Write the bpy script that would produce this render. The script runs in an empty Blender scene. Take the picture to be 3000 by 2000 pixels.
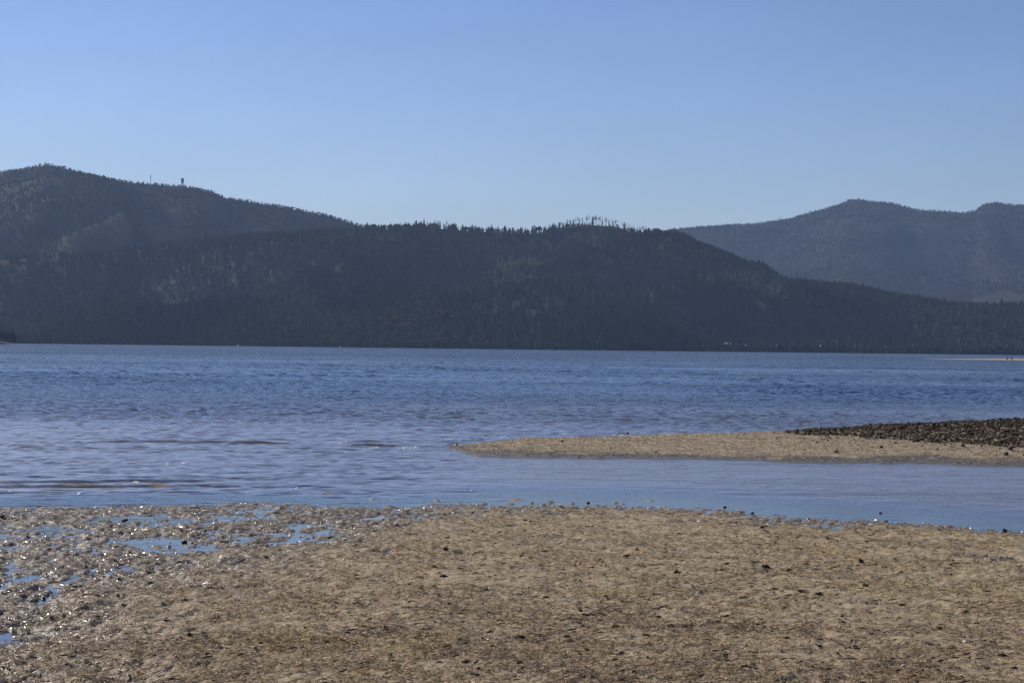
import bpy, bmesh, math, random
import numpy as np
from mathutils import Matrix, Vector
random.seed(7)
rng = np.random.default_rng(11)
scene = bpy.context.scene
COL = scene.collection

# ------------------------------------------------------------------ camera
H = 3.2                      # eye height above the water
F = 6000.0                   # focal length in pixels of the 3000 x 2000 photograph
ROLL, PITCH = 0.0116, 0.0025
fwd = np.array([0, math.cos(PITCH), math.sin(PITCH)])
r0 = np.array([1.0, 0, 0]); u0 = np.cross(r0, fwd)
right = math.cos(ROLL) * r0 + math.sin(ROLL) * u0
up = np.cross(right, fwd)
cam_d = bpy.data.cameras.new('camera'); cam = bpy.data.objects.new('camera', cam_d); COL.objects.link(cam)
M = Matrix(((right[0], up[0], -fwd[0], 0), (right[1], up[1], -fwd[1], 0), (right[2], up[2], -fwd[2], H), (0, 0, 0, 1)))
cam.matrix_world = M
cam_d.sensor_width = 36; cam_d.lens = 72
cam_d.clip_start = 0.5; cam_d.clip_end = 40000
scene.camera = cam

def project(P):
    P = np.asarray(P, float).reshape(-1, 3) - np.array([0, 0, H])
    d = P @ fwd
    return 1500 + F * (P @ right) / d, 1000 - F * (P @ up) / d
def ray(px, py):
    return fwd + (px - 1500) / F * right + (1000 - py) / F * up
def on_plane(px, py, z=0.0):
    r = ray(px, py); t = (z - H) / r[2]
    return np.array([r[0] * t, r[1] * t, z])
def at_depth(px, py, y):
    r = ray(px, py); t = y / r[1]
    return np.array([r[0] * t, y, H + r[2] * t])
def hor(px): return 1015 + ROLL * (px - 1500)

# ------------------------------------------------------------------ noise
def _hash(i, j, s):
    h = (i.astype(np.int64) * 374761393 + j.astype(np.int64) * 668265263 + s * 974634533) & 0xFFFFFFFF
    h = ((h ^ (h >> 13)) * 1274126177) & 0xFFFFFFFF
    h = h ^ (h >> 16)
    return (h & 0xFFFFFF) / float(0xFFFFFF)
def vn(x, y, s=0):
    xi = np.floor(x); yi = np.floor(y); fx = x - xi; fy = y - yi
    fx = fx * fx * fx * (fx * (fx * 6 - 15) + 10); fy = fy * fy * fy * (fy * (fy * 6 - 15) + 10)
    xi = xi.astype(np.int64); yi = yi.astype(np.int64)
    a = _hash(xi, yi, s); b = _hash(xi + 1, yi, s); c = _hash(xi, yi + 1, s); d = _hash(xi + 1, yi + 1, s)
    return (a * (1 - fx) + b * fx) * (1 - fy) + (c * (1 - fx) + d * fx) * fy
def fbm(x, y, s=0, o=4):
    t = 0; a = 0.5; n = 0
    for k in range(o):
        t = t + a * (vn(x, y, s + k * 17) * 2 - 1); n += a; a *= 0.5
        x, y = x * 1.93 + y * 0.42 + 3.1, y * 1.93 - x * 0.42 + 1.7
    return t / n
def sst(a, b, x):
    t = np.clip((x - a) / (b - a), 0, 1); return t * t * (3 - 2 * t)

# ------------------------------------------------------------------ mesh helpers
def np_mesh(name, V, faces, mat=None, cols=None, smooth=False, attrs=None):
    """faces: list of int arrays (n,k)"""
    me = bpy.data.meshes.new(name)
    V = np.ascontiguousarray(V, dtype=np.float32).reshape(-1, 3)
    fl = [np.asarray(f, dtype=np.int32) for f in faces if len(f)]
    loops = np.concatenate([f.ravel() for f in fl])
    tot = np.concatenate([np.full(len(f), f.shape[1], np.int32) for f in fl])
    st = np.concatenate([[0], np.cumsum(tot)[:-1]]).astype(np.int32)
    me.vertices.add(len(V)); me.vertices.foreach_set('co', V.ravel())
    me.loops.add(len(loops)); me.loops.foreach_set('vertex_index', loops)
    me.polygons.add(len(tot)); me.polygons.foreach_set('loop_start', st); me.polygons.foreach_set('loop_total', tot)
    me.polygons.foreach_set('use_smooth', np.full(len(tot), smooth, bool))
    if cols is not None:
        at = me.attributes.new('col', 'FLOAT_COLOR', 'POINT')
        c = np.ones((len(V), 4), np.float32); c[:, :3] = cols; at.data.foreach_set('color', c.ravel())
    for k, v in (attrs or {}).items():
        at = me.attributes.new(k, 'FLOAT', 'POINT'); at.data.foreach_set('value', np.asarray(v, np.float32).ravel())
    me.update(calc_edges=True)
    if mat: me.materials.append(mat)
    return me
def link(name, me, parent=None):
    o = bpy.data.objects.new(name, me); COL.objects.link(o)
    if parent is not None: o.parent = parent
    return o
def tag(o, label=None, cat=None, group=None, kind=None):
    if label: o['label'] = label
    if cat: o['category'] = cat
    if group: o['group'] = group
    if kind: o['kind'] = kind
    return o
def empty(name, loc, rz=0.0):
    o = bpy.data.objects.new(name, None); COL.objects.link(o); o.location = loc; o.rotation_euler.z = rz
    o.empty_display_size = 0.1
    return o
def copy_tree(o, parent=None):
    c = o.copy(); COL.objects.link(c)
    if parent is not None: c.parent = parent
    for ch in [x for x in o.children]: copy_tree(ch, c)
    return c
def grid_faces(nr, nc):
    i = np.arange(nr - 1)[:, None] * nc + np.arange(nc - 1)[None, :]
    i = i.ravel()
    return np.stack([i, i + 1, i + nc + 1, i + nc], 1)
def bm_obj(name, bm, mat, parent=None, smooth=False):
    me = bpy.data.meshes.new(name); bm.to_mesh(me); bm.free()
    if mat: me.materials.append(mat)
    if smooth:
        for p in me.polygons: p.use_smooth = True
    return link(name, me, parent)
def b_box(bm, c, s, rz=0.0):
    r = bmesh.ops.create_cube(bm, size=1.0)
    m = Matrix.Translation(c) @ Matrix.Rotation(rz, 4, 'Z') @ Matrix.Diagonal((s[0], s[1], s[2], 1))
    bmesh.ops.transform(bm, matrix=m, verts=r['verts']); return r['verts']
def b_tube(bm, a, b, ra, rb=None, n=8):
    a = Vector(a); b = Vector(b); rb = ra if rb is None else rb
    d = b - a
    q = d.to_track_quat('Z', 'Y').to_matrix().to_4x4()
    r = bmesh.ops.create_cone(bm, cap_ends=True, segments=n, radius1=ra, radius2=rb, depth=d.length)
    bmesh.ops.transform(bm, matrix=Matrix.Translation((a + b) / 2) @ q, verts=r['verts'])

# ------------------------------------------------------------------ materials
def new_mat(name):
    m = bpy.data.materials.new(name); m.use_nodes = True
    nt = m.node_tree; nt.nodes.clear()
    out = nt.nodes.new('ShaderNodeOutputMaterial')
    return m, nt, out
def N(nt, t, **kw):
    n = nt.nodes.new(t)
    for k, v in kw.items():
        if k.startswith('i_'): n.inputs[k[2:].replace('_', ' ')].default_value = v
        else: setattr(n, k, v)
    return n
def simple(name, c, rough=0.7, var=0.25, scale=8.0, spec=0.3, bump=0.0):
    m, nt, out = new_mat(name)
    p = N(nt, 'ShaderNodeBsdfPrincipled'); p.inputs['Roughness'].default_value = rough
    p.inputs['Specular IOR Level'].default_value = spec
    tc = N(nt, 'ShaderNodeTexCoord'); no = N(nt, 'ShaderNodeTexNoise'); no.inputs['Scale'].default_value = scale
    no.inputs['Detail'].default_value = 5
    nt.links.new(tc.outputs['Object'], no.inputs['Vector'])
    mx = N(nt, 'ShaderNodeMix', data_type='RGBA')
    mx.inputs[6].default_value = (*[v * (1 - var) for v in c], 1); mx.inputs[7].default_value = (*[min(1, v * (1 + var)) for v in c], 1)
    nt.links.new(no.outputs['Fac'], mx.inputs[0]); nt.links.new(mx.outputs[2], p.inputs['Base Color'])
    if bump:
        b = N(nt, 'ShaderNodeBump'); b.inputs['Strength'].default_value = bump; b.inputs['Distance'].default_value = 0.02
        nt.links.new(no.outputs['Fac'], b.inputs['Height']); nt.links.new(b.outputs['Normal'], p.inputs['Normal'])
    nt.links.new(p.outputs[0], out.inputs[0]); return m
def attr_mat(name, rough=0.7, spec=0.3, transl=0.0, rough_attr=None):
    m, nt, out = new_mat(name)
    p = N(nt, 'ShaderNodeBsdfPrincipled'); p.inputs['Roughness'].default_value = rough
    p.inputs['Specular IOR Level'].default_value = spec
    a = N(nt, 'ShaderNodeAttribute', attribute_name='col')
    nt.links.new(a.outputs['Color'], p.inputs['Base Color'])
    if rough_attr:
        b = N(nt, 'ShaderNodeAttribute', attribute_name=rough_attr)
        mr = N(nt, 'ShaderNodeMapRange'); mr.inputs['To Min'].default_value = rough; mr.inputs['To Max'].default_value = 0.22
        nt.links.new(b.outputs['Fac'], mr.inputs['Value']); nt.links.new(mr.outputs[0], p.inputs['Roughness'])
    sh = p.outputs[0]
    if transl:
        t = N(nt, 'ShaderNodeBsdfTranslucent'); nt.links.new(a.outputs['Color'], t.inputs['Color'])
        mx = N(nt, 'ShaderNodeMixShader'); mx.inputs[0].default_value = transl
        nt.links.new(sh, mx.inputs[1]); nt.links.new(t.outputs[0], mx.inputs[2]); sh = mx.outputs[0]
    nt.links.new(sh, out.inputs[0]); return m

# ================================================================== LAND FORM
X352 = 3000 / 2352.0
def poly(pts): return np.array([(x * X352, y * X352) for x, y in pts])
shore_px = poly([(-300, 1166), (0, 1166), (200, 1166), (450, 1164), (620, 1163), (760, 1172), (900, 1178), (1000, 1166), (1100, 1160), (1200, 1162),
                 (1350, 1160), (1500, 1165), (1650, 1175), (1750, 1186), (1900, 1196), (2000, 1199), (2100, 1206), (2200, 1213), (2352, 1228), (2700, 1255)])
SH = np.array([on_plane(a, b) for a, b in shore_px])
SHX = np.concatenate([[-120, -30], SH[:, 0], [30, 120]]); SHY = np.concatenate([[44, 40], SH[:, 1], [28, -30]])
dry_px = poly([(1050, 1175), (950, 1187), (700, 1232), (500, 1272), (400, 1312), (300, 1352), (150, 1402), (60, 1482), (0, 1532)])
DR = np.array([on_plane(a, b) for a, b in dry_px])[::-1]
# puddles in the wet flat: display px centre and half sizes
PUD = [(310, 1192, 60, 8), (372, 1246, 52, 9), (282, 1306, 55, 10), (30, 1308, 48, 10), (55, 1330, 36, 14), (690, 1207, 55, 7), (40, 1472, 62, 13),
       (897, 1278, 34, 6), (1080, 1286, 28, 4), (470, 1262, 40, 10), (590, 1172, 55, 6), (20, 1180, 25, 4), (400, 1295, 40, 5), (760, 1225, 45, 4),
       (1165, 1207, 24, 4), (230, 1190, 30, 4), (540, 1190, 60, 6), (640, 1247, 50, 4), (860, 1192, 50, 4), (1290, 1240, 40, 4)]
PUDW = []
for cx, cy, hw, hh in PUD:
    c = on_plane(cx * X352, cy * X352); e = on_plane((cx + hw) * X352, cy * X352); n = on_plane(cx * X352, (cy + hh) * X352)
    PUDW.append((c[0], c[1], abs(e[0] - c[0]), abs(c[1] - n[1])))
# little weed mats standing in the shallows (crop px centre x, y, half width)
MAT = [(1200, 618, 80), (1165, 648, 60), (980, 650, 50), (820, 648, 25), (660, 625, 40), (215, 615, 35), (340, 673, 70), (420, 705, 60), (730, 680, 90), (1440, 635, 45), (1310, 645, 40), (1380, 665, 40),
       (1490, 672, 60), (1890, 640, 30), (1940, 648, 25), (2130, 625, 45), (1590, 645, 25), (-60, 700, 60), (-200, 690, 45), (-430, 680, 50), (-820, 700, 60), (-900, 690, 45), (-1310, 690, 45), (2750, 705, 60), (2900, 760, 55), (3400, 780, 70)]
MATW = []
for cx, cy, hw in MAT:
    c = on_plane(1000 + cx / 2.352, 1200 + cy / 2.352); MATW.append((c[0], c[1], hw / 2.352 * c[1] / F * 0.75, 0.28))
def shore_dist(x, y): return np.interp(x, SHX, SHY) - y + 0.75 * fbm(x * 0.42, y * 0.2, 2, 2) + 0.45 * fbm(x * 1.6, y * 0.8, 3, 3)           # >0 on the beach side
def wetness(x, y):
    sd = shore_dist(x, y)
    xd = np.interp(y, DR[:, 1], DR[:, 0])
    s = (xd + 0.7 - x) + 1.3 * fbm(x * 0.6, y * 0.45, 5, 3)
    damp = 0.75 * sst(0.30, 0.55, fbm(x * 0.55, y * 0.45, 7, 3)) * (1 - sst(6, 11, sd))
    w = sst(-2.1, 1.5, s + 0.7 * fbm(x * 2.6, y * 1.8, 6, 3))
    w = np.maximum(w, damp)
    return np.clip(np.maximum(w, 1 - sst(-0.3, 0.9, sd + 0.5 * fbm(x * 1.6, y * 1.6, 8, 2))), 0, 1)
def bar(x, y):                                                        # submerged bar running left of the spit tip
    yc = 66 + 0.15 * (x + 2)
    return np.exp(-((y - yc) / 3.5) ** 2) * sst(-26, -4, x)
def beach_z(x, y, fine=True):
    sd = shore_dist(x, y)
    w = wetness(x, y)
    p = np.clip(sd, 0, None)
    dry = 0.008 * p + 0.0003 * p ** 2
    flat = -0.003 + 0.0010 * p
    z = dry * (1 - w) + flat * w
    under = np.clip(-sd, 0, None)
    z = z - np.minimum(0.0075 * under + 0.045 * np.clip(under - 38, 0, None), 6.0)
    z = np.where(y > 30, np.maximum(z, -6 + (5.84) * bar(x, y)) if np.ndim(z) else z, z)
    onb = sst(-1.2, 0.4, sd)
    z = z + onb * (0.03 * fbm(x * 0.7, y * 0.7, 21, 3) * (0.35 + 0.65 * sst(0, 4, sd)))
    cl = fbm(x * 3.2, y * 2.6, 31, 3)
    z = z + onb * (0.036 - 0.004 * w) * cl * sst(-0.5, 2.5, sd)
    for px, py, ax, ay in MATW:
        g = np.exp(-((x - px) / ax) ** 2 - ((y - py) / ay) ** 2)
        z = np.maximum(z, np.where(g > 0.05, -0.03 + 0.058 * g + 0.012 * cl, -9))
    pdx = 0.35 * fbm(x * 2.2, y * 1.8, 35, 3); pdy = 0.5 * fbm(x * 1.8, y * 2.2, 36, 3)
    for px, py, ax, ay in PUDW:
        g = np.exp(-(((x + pdx - px) / ax) ** 2 + ((y + pdy - py) / ay) ** 2) ** 1.5)
        z = z * (1 - 0.7 * g) - 0.028 * g
    if fine:
        f1 = fbm(x * 9, y * 8, 41, 3)
        z = z + onb * (0.021 + 0.023 * w) * np.where(f1 > 0, f1, f1 * 1.5)
        z = z + onb * 0.006 * (1 - np.abs(fbm(x * 26, y * 26, 51, 2)) * 2)
        h = vn(x * 1.7, y * 2.3, 77)
        z = z - onb * 0.022 * sst(0.78, 0.95, h) * sst(0.55, 0.8, vn(x * 5, y * 9, 78)) * (1 - w)
    return z

def tan_cols(dense, nd, wide, nw):
    a = np.linspace(-dense, dense, nd)
    b = dense + (wide - dense) * (np.linspace(0, 1, nw + 1)[1:]) ** 1.6
    return np.concatenate([-b[::-1], a, b])
def fan_grid(ys, tans, ymin):
    yy = np.repeat(ys[:, None], len(tans), 1); xx = tans[None, :] * np.maximum(ys, ymin)[:, None]
    return xx, yy

ys = [-80, -40, -20, -8, 0, 5, 9, 12, 14]
y = 15.5
while y < 56: ys.append(y); y *= 1.0013
while y < 130: ys.append(y); y *= 1.012
while y < 13500: ys.append(y); y *= 1.12
ys.append(13500.0); ys = np.array(ys, float)
tans = tan_cols(0.29, 680, 1.4, 30)
bx, by = fan_grid(ys, tans, 15.0)
bz = beach_z(bx, by)
bw = wetness(bx, by)

def ground_mat(name, dryA, dryB, wetc):
    m, nt, out = new_mat(name)
    L = nt.links.new
    p = N(nt, 'ShaderNodeBsdfPrincipled'); p.inputs['Specular IOR Level'].default_value = 0.35
    tc = N(nt, 'ShaderNodeTexCoord')
    def noise(sc, det=6, rough=0.6):
        n = N(nt, 'ShaderNodeTexNoise'); n.inputs['Scale'].default_value = sc; n.inputs['Detail'].default_value = det; n.inputs['Roughness'].default_value = rough
        L(tc.outputs['Object'], n.inputs['Vector']); return n
    n1 = noise(0.9); n2 = noise(14, 6, 0.7); n3 = noise(70, 3)
    ad = N(nt, 'ShaderNodeMath', operation='ADD'); L(n1.outputs['Fac'], ad.inputs[0]); L(n2.outputs['Fac'], ad.inputs[1])
    mr = N(nt, 'ShaderNodeMapRange'); mr.inputs['From Min'].default_value = 0.75; mr.inputs['From Max'].default_value = 1.25
    L(ad.outputs[0], mr.inputs['Value'])
    mx = N(nt, 'ShaderNodeMix', data_type='RGBA'); mx.inputs[6].default_value = (*dryA, 1); mx.inputs[7].default_value = (*dryB, 1)
    L(mr.outputs[0], mx.inputs[0])
    # speckle of dark grit
    mr3 = N(nt, 'ShaderNodeMapRange'); mr3.inputs['From Min'].default_value = 0.30; mr3.inputs['From Max'].default_value = 0.42
    L(n3.outputs['Fac'], mr3.inputs['Value'])
    mg = N(nt, 'ShaderNodeMix', data_type='RGBA'); mg.inputs[6].default_value = (*[v * 0.35 for v in dryA], 1)
    L(mr3.outputs[0], mg.inputs[0]); L(mx.outputs[2], mg.inputs[7])
    at = N(nt, 'ShaderNodeAttribute', attribute_name='wet')
    mw = N(nt, 'ShaderNodeMix', data_type='RGBA'); mw.inputs[7].default_value = (*wetc, 1)
    L(at.outputs['Fac'], mw.inputs[0]); L(mg.outputs[2], mw.inputs[6]); L(mw.outputs[2], p.inputs['Base Color'])
    mrr = N(nt, 'ShaderNodeMapRange'); mrr.inputs['To Min'].default_value = 0.85; mrr.inputs['To Max'].default_value = 0.42
    L(at.outputs['Fac'], mrr.inputs['Value']); L(mrr.outputs[0], p.inputs['Roughness'])
    b = N(nt, 'ShaderNodeBump'); b.inputs['Strength'].default_value = 0.7; b.inputs['Distance'].default_value = 0.02
    L(n3.outputs['Fac'], b.inputs['Height']); L(b.outputs['Normal'], p.inputs['Normal'])
    L(p.outputs[0], out.inputs[0]); return m
M_beach = ground_mat('beach sand and matted debris', (0.315, 0.245, 0.152), (0.47, 0.378, 0.242), (0.185, 0.148, 0.100))
M_spit = ground_mat('spit sand', (0.315, 0.252, 0.165), (0.455, 0.37, 0.25), (0.13, 0.115, 0.09))
sdb = shore_dist(bx, by)
wetv = np.maximum(bw, 1 - sst(0.0, 0.03, bz)) * (1 - 0.55 * (1 - sst(-2.5, -0.6, sdb)))
beach = link('beach', np_mesh('beach', np.stack([bx, by, bz], -1), [grid_faces(*bx.shape)], M_beach, smooth=True, attrs={'wet': wetv}))
tag(beach, 'tan low tide beach matted with dried eelgrass', kind='structure')

M_bar = ground_mat('far bar sand', (0.26, 0.215, 0.155), (0.36, 0.30, 0.22), (0.12, 0.105, 0.08))
# ---- sand spit
SPX = np.array([-2.4, -1.8, -0.95, 5.3, 9.0, 14.4, 40, 90]); SPN = np.array([64.5, 63.2, 59.2, 59.0, 58.4, 57.6, 53, 45])
CRX = np.array([-2.4, -1.6, 0.35, 5, 9.8, 12.9, 20, 35, 90]); CRD = np.array([64.8, 65.0, 67.2, 69, 70.6, 73.6, 80, 90, 110]); CRZ = np.array([0.0, 0.05, 0.20, 0.29, 0.40, 0.50, 0.60, 0.8, 1.0])
def spit_z(x, y):
    yn = np.interp(x, SPX, SPN); yc = np.interp(x, CRX, CRD); zc = np.interp(x, CRX, CRZ)
    yn = yn + 0.6 * fbm(x * 0.35, x * 0 + 3.3, 90, 2) + 0.5 * fbm(x * 1.4, x * 0 + 7.3, 91, 3)
    w = np.maximum(yc - yn, 0.4)
    t = (y - yn) / w
    up_ = zc * np.sin(np.clip(t, 0, 1) * math.pi / 2) ** 0.9
    back = zc - (np.clip(t - 1, 0, None) * w) * 0.075
    z = np.where(t < 0, t * w * 0.09, np.where(t < 1, up_, back))
    z = np.where(x < -1.9, z - (-1.9 - x) * 0.09, z)
    z = np.clip(z, -0.9, 3)
    m = sst(-0.02, 0.08, z)
    return z + m * (0.035 * fbm(x * 0.5, y * 0.6, 61, 3) + 0.034 * fbm(x * 2.4, y * 2.2, 63, 3)) + 0.014 * fbm(x * 7, y * 6, 66, 2)
sx = np.concatenate([np.arange(-8, 24, 0.055), np.arange(24, 90, 0.8)])
sy = np.concatenate([np.arange(52, 84, 0.075), np.arange(84, 112, 0.7)])
gx, gy = np.meshgrid(sx, sy)
gz = spit_z(gx, gy)
spit_wet = (1 - sst(0.05, 0.12, gz - 0.035 * sst(5, 14, gx) + 0.05 * fbm(gx * 0.8, gy * 1.1, 71, 3)))
spit = link('sand_spit', np_mesh('sand_spit', np.stack([gx, gy, gz], -1), [grid_faces(*gx.shape)], M_spit, smooth=True, attrs={'wet': spit_wet}))
tag(spit, 'low tan sand spit reaching in from the right', kind='structure')

# ---- far sand bar with two people
def farbar_z(x, y):
    x0 = 172.0
    hgt = 0.75 * sst(x0 - 6, x0 + 45, x) + 0.05
    s = np.where(y < 850, sst(805, 850, y), 1 - sst(850, 905, y))
    return -0.6 + (hgt + 0.6) * s - 0.8 * (1 - sst(x0 - 30, x0 + 4, x)) + 0.06 * fbm(x * 0.1, y * 0.1, 99, 3)
fx, fy = np.meshgrid(np.arange(100, 620, 4.0), np.arange(780, 930, 3.0)); fz = farbar_z(fx, fy)
farbar = link('sand_bar', np_mesh('sand_bar', np.stack([fx, fy, fz], -1), [grid_faces(*fx.shape)], M_bar, smooth=True, attrs={'wet': 0 * fx}))
tag(farbar, 'distant thin pale sand bar at the right edge', kind='structure')

# ================================================================== WATER
ys = []; y = 15.0
while y < 34: ys.append(y); y *= 1.008
while y < 62: ys.append(y); y += 0.10
while y < 170: ys.append(y); y *= 1.0016
while y < 1500: ys.append(y); y *= 1.0016 + 0.006 * min(1.0, (y - 170) / 900.0)
while y < 13400: ys.append(y); y *= 1.05
ys = np.array(ys + [13400.0])
tans = tan_cols(0.275, 600, 1.4, 30)
wx, wy = fan_grid(ys, tans, 15.0)
sd = shore_dist(wx, wy)
yn = np.interp(wx, SPX, SPN)
lag = sst(-4.5, 1.5, wx) * (1 - sst(0, 3, wy - yn))                    # sheltered lagoon behind the spit
off = sst(0.0, 1.0, (-sd - 1) / 26.0)                                 # grows away from the beach
amp = (0.12 + 0.36 * sst(0.5, 4.0, -sd) + 0.52 * sst(34, 58, -sd)) * (1 - lag) + lag * (0.03 + 0.12 * sst(2.5, 11, -sd))
amp = np.where(sd > 0, 0.0, amp)
amp *= 0.85 + 0.6 * fbm(wx * 0.03, wy * 0.025, 120, 3)
spacing = np.concatenate([np.diff(ys), [500.0]])[:, None]
Z = np.zeros_like(wx)
wind = math.radians(-68)
wr = np.random.default_rng(5)
nw = 34
lam = np.concatenate([np.exp(np.linspace(math.log(0.32), math.log(1.9), nw)), np.exp(np.linspace(math.log(1.9), math.log(4.6), 14))])
open_w = sst(110, 260, wy); near_w = 1 - 0.55 * (1 - sst(70, 105, wy))
for k in range(len(lam)):
    th = wind + wr.normal(0, 0.62)
    l = lam[k]; kk = 2 * math.pi / l
    ph = wr.uniform(0, 6.28)
    f = np.clip(l / (spacing * 1.3) - 0.5, 0, 1)
    gate = 0.18 + 2.4 * vn(wx / (l * 2.6) + k * 7.1, wy / (l * 2.6) - k * 3.7, 200 + k) ** 3
    s = np.sin(kk * (wx * math.cos(th) + wy * math.sin(th)) + ph)
    s = 1.0 - 2.0 * np.sqrt(np.clip(0.5 - 0.5 * s, 0, 1)) * 0.92
    wgt = open_w if l > 1.91 else (near_w if l > 0.8 else 1.0)
    Z += f * gate * wgt * (0.0138 * min(l, 0.9) ** 0.9 if l < 1.91 else 0.0115 * l ** 0.85) * s
Z *= amp
# long low ripples rolling onto the beach edge (parallel to the shore)
rip = np.exp(-((-sd - 3.2) / 2.6) ** 2)
sdl = np.interp(wx, SHX, SHY) - wy
Z += 0.0030 * rip * np.clip(np.sin(2 * math.pi * (-sdl) / (0.75 + 0.04 * np.clip(-sdl, 0, 8)) + 3.0 * fbm(wx * 0.13, wy * 0.35, 140, 3)), 0, 1) ** 3 * sst(-0.6, 0.5, fbm(wx * 0.10, wy * 0.7, 141, 2) + 0.2)
# steeper small breakers over the left shallows and over the submerged bar
ridge = sst(-11.5, -7.5, -wx - 13) if False else (1 - sst(-8, -1.5, wx))
sh1 = np.exp(-((-sd - 6.0) / 3.2) ** 2) * ridge
ph = (-sdl + 0.8 * fbm(wx * 0.13, wy * 0.08, 150, 3) - 0.06 * wx) * 2 * math.pi / 1.9
cr = np.clip(np.sin(ph), 0, 1) ** 3
Z += 0.062 * sh1 * cr * sst(-0.25, 0.25, fbm(wx * 0.35, wy * 0.6, 151, 2))
bb = bar(wx, wy) * (1 - sst(-2.5, 0.0, wx))
ph = (wy + 1.3 * fbm(wx * 0.2, wy * 0.12, 160, 3)) * 2 * math.pi / 2.6
Z += 0.11 * bb * (1 - 0.8 * sst(-5.0, -2.5, wx)) * np.clip(np.sin(ph), 0, 1) ** 3 * sst(-0.3, 0.4, fbm(wx * 0.3, wy * 0.8, 161, 2))
bot = np.maximum(beach_z(wx, wy, fine=False), np.where((wy > 50) & (wy < 112) & (wx > -8) & (wx < 90), spit_z(wx, wy), -50))
depth = np.clip(-bot, 0, 8)
rough_a = np.clip(0.02 + 0.08 * (1 - lag) + (0.30 * sst(0.5, 5, -sd) + 0.6 * sst(32, 58, -sd)) * (1 - lag) + lag * 0.75 * sst(2.0, 9.0, -sd), 0, 1)
rough_a = np.where(sd > -0.2, 0.05, rough_a)
far_f = sst(150, 700, wy)
gloss_a = (0.08 + 0.20 * sst(0.5, 5, -sd) - 0.10 * sst(30, 56, -sd) - 0.02 * far_f) * (1 - lag) + lag * (0.12 + 0.20 * sst(0.5, 9.0, -sd))
gloss_a = np.where(sd > 0, 0.04, gloss_a)
rough_a = rough_a * (1 + 1.2 * far_f)
m, nt, out = new_mat('sea water'); L = nt.links.new
tc = N(nt, 'ShaderNodeTexCoord')
def wnoise(scale, stretch, det, rough=0.55):
    mp = N(nt, 'ShaderNodeMapping'); mp.inputs['Scale'].default_value = (stretch, 1, 1); mp.inputs['Rotation'].default_value = (0, 0, 0.25)
    L(tc.outputs['Object'], mp.inputs['Vector'])
    n = N(nt, 'ShaderNodeTexNoise'); n.inputs['Scale'].default_value = scale; n.inputs['Detail'].default_value = det; n.inputs['Roughness'].default_value = rough
    L(mp.outputs[0], n.inputs['Vector']); return n
na = wnoise(1.7, 0.6, 5, 0.6); nb = wnoise(0.33, 0.5, 3); nc_ = wnoise(0.022, 0.35, 3)
lo = N(nt, 'ShaderNodeMath', operation='MULTIPLY_ADD'); lo.inputs[1].default_value = 2.2; L(nb.outputs['Fac'], lo.inputs[0]); L(na.outputs['Fac'], lo.inputs[2])
at = N(nt, 'ShaderNodeAttribute', attribute_name='chop')
lane = N(nt, 'ShaderNodeMapRange'); lane.inputs['From Min'].default_value = 0.3; lane.inputs['From Max'].default_value = 0.7; lane.inputs['To Min'].default_value = 0.45; lane.inputs['To Max'].default_value = 1.6
L(nc_.outputs['Fac'], lane.inputs['Value'])
st = N(nt, 'ShaderNodeMath', operation='MULTIPLY'); L(at.outputs['Fac'], st.inputs[0]); L(lane.outputs[0], st.inputs[1])
ds = N(nt, 'ShaderNodeMath', operation='MULTIPLY'); ds.inputs[1].default_value = 0.16; L(st.outputs[0], ds.inputs[0])
bp = N(nt, 'ShaderNodeBump'); bp.inputs['Strength'].default_value = 1.0
L(ds.outputs[0], bp.inputs['Distance']); L(lo.outputs[0], bp.inputs['Height'])
fr = N(nt, 'ShaderNodeFresnel'); fr.inputs['IOR'].default_value = 1.33; L(bp.outputs['Normal'], fr.inputs['Normal'])
ga = N(nt, 'ShaderNodeAttribute', attribute_name='gloss')
gl = N(nt, 'ShaderNodeBsdfGlossy'); L(ga.outputs['Fac'], gl.inputs['Roughness']); gl.inputs['Color'].default_value = (1, 1, 1, 1); L(bp.outputs['Normal'], gl.inputs['Normal'])
body = N(nt, 'ShaderNodeBsdfDiffuse'); body.inputs['Color'].default_value = (0.016, 0.034, 0.062, 1)
tr = N(nt, 'ShaderNodeBsdfTransparent'); tr.inputs['Color'].default_value = (0.92, 0.92, 0.86, 1)
ad_ = N(nt, 'ShaderNodeAttribute', attribute_name='depth')
ex = N(nt, 'ShaderNodeMath', operation='MULTIPLY'); ex.inputs[1].default_value = -2.6; L(ad_.outputs['Fac'], ex.inputs[0])
ee = N(nt, 'ShaderNodeMath', operation='EXPONENT'); L(ex.outputs[0], ee.inputs[0])
es = N(nt, 'ShaderNodeMath', operation='MULTIPLY'); es.inputs[1].default_value = -0.9; L(ad_.outputs['Fac'], es.inputs[0])
e2 = N(nt, 'ShaderNodeMath', operation='EXPONENT'); L(es.outputs[0], e2.inputs[0])
bc = N(nt, 'ShaderNodeMix', data_type='RGBA'); bc.inputs[6].default_value = (0.016, 0.034, 0.062, 1); bc.inputs[7].default_value = (0.21, 0.185, 0.14, 1)
L(e2.outputs[0], bc.inputs[0]); L(bc.outputs[2], body.inputs['Color'])
m1 = N(nt, 'ShaderNodeMixShader'); L(ee.outputs[0], m1.inputs[0]); L(body.outputs[0], m1.inputs[1]); L(tr.outputs[0], m1.inputs[2])
m2 = N(nt, 'ShaderNodeMixShader'); L(fr.outputs[0], m2.inputs[0]); L(m1.outputs[0], m2.inputs[1]); L(gl.outputs[0], m2.inputs[2])
L(m2.outputs[0], out.inputs[0]); M_water = m
water = link('water', np_mesh('water', np.stack([wx, wy, Z], -1), [grid_faces(*wx.shape)], M_water, smooth=True, attrs={'depth': depth, 'chop': rough_a, 'gloss': gloss_a}))
tag(water, 'blue choppy bay water with a calm lagoon in front', kind='structure')

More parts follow.
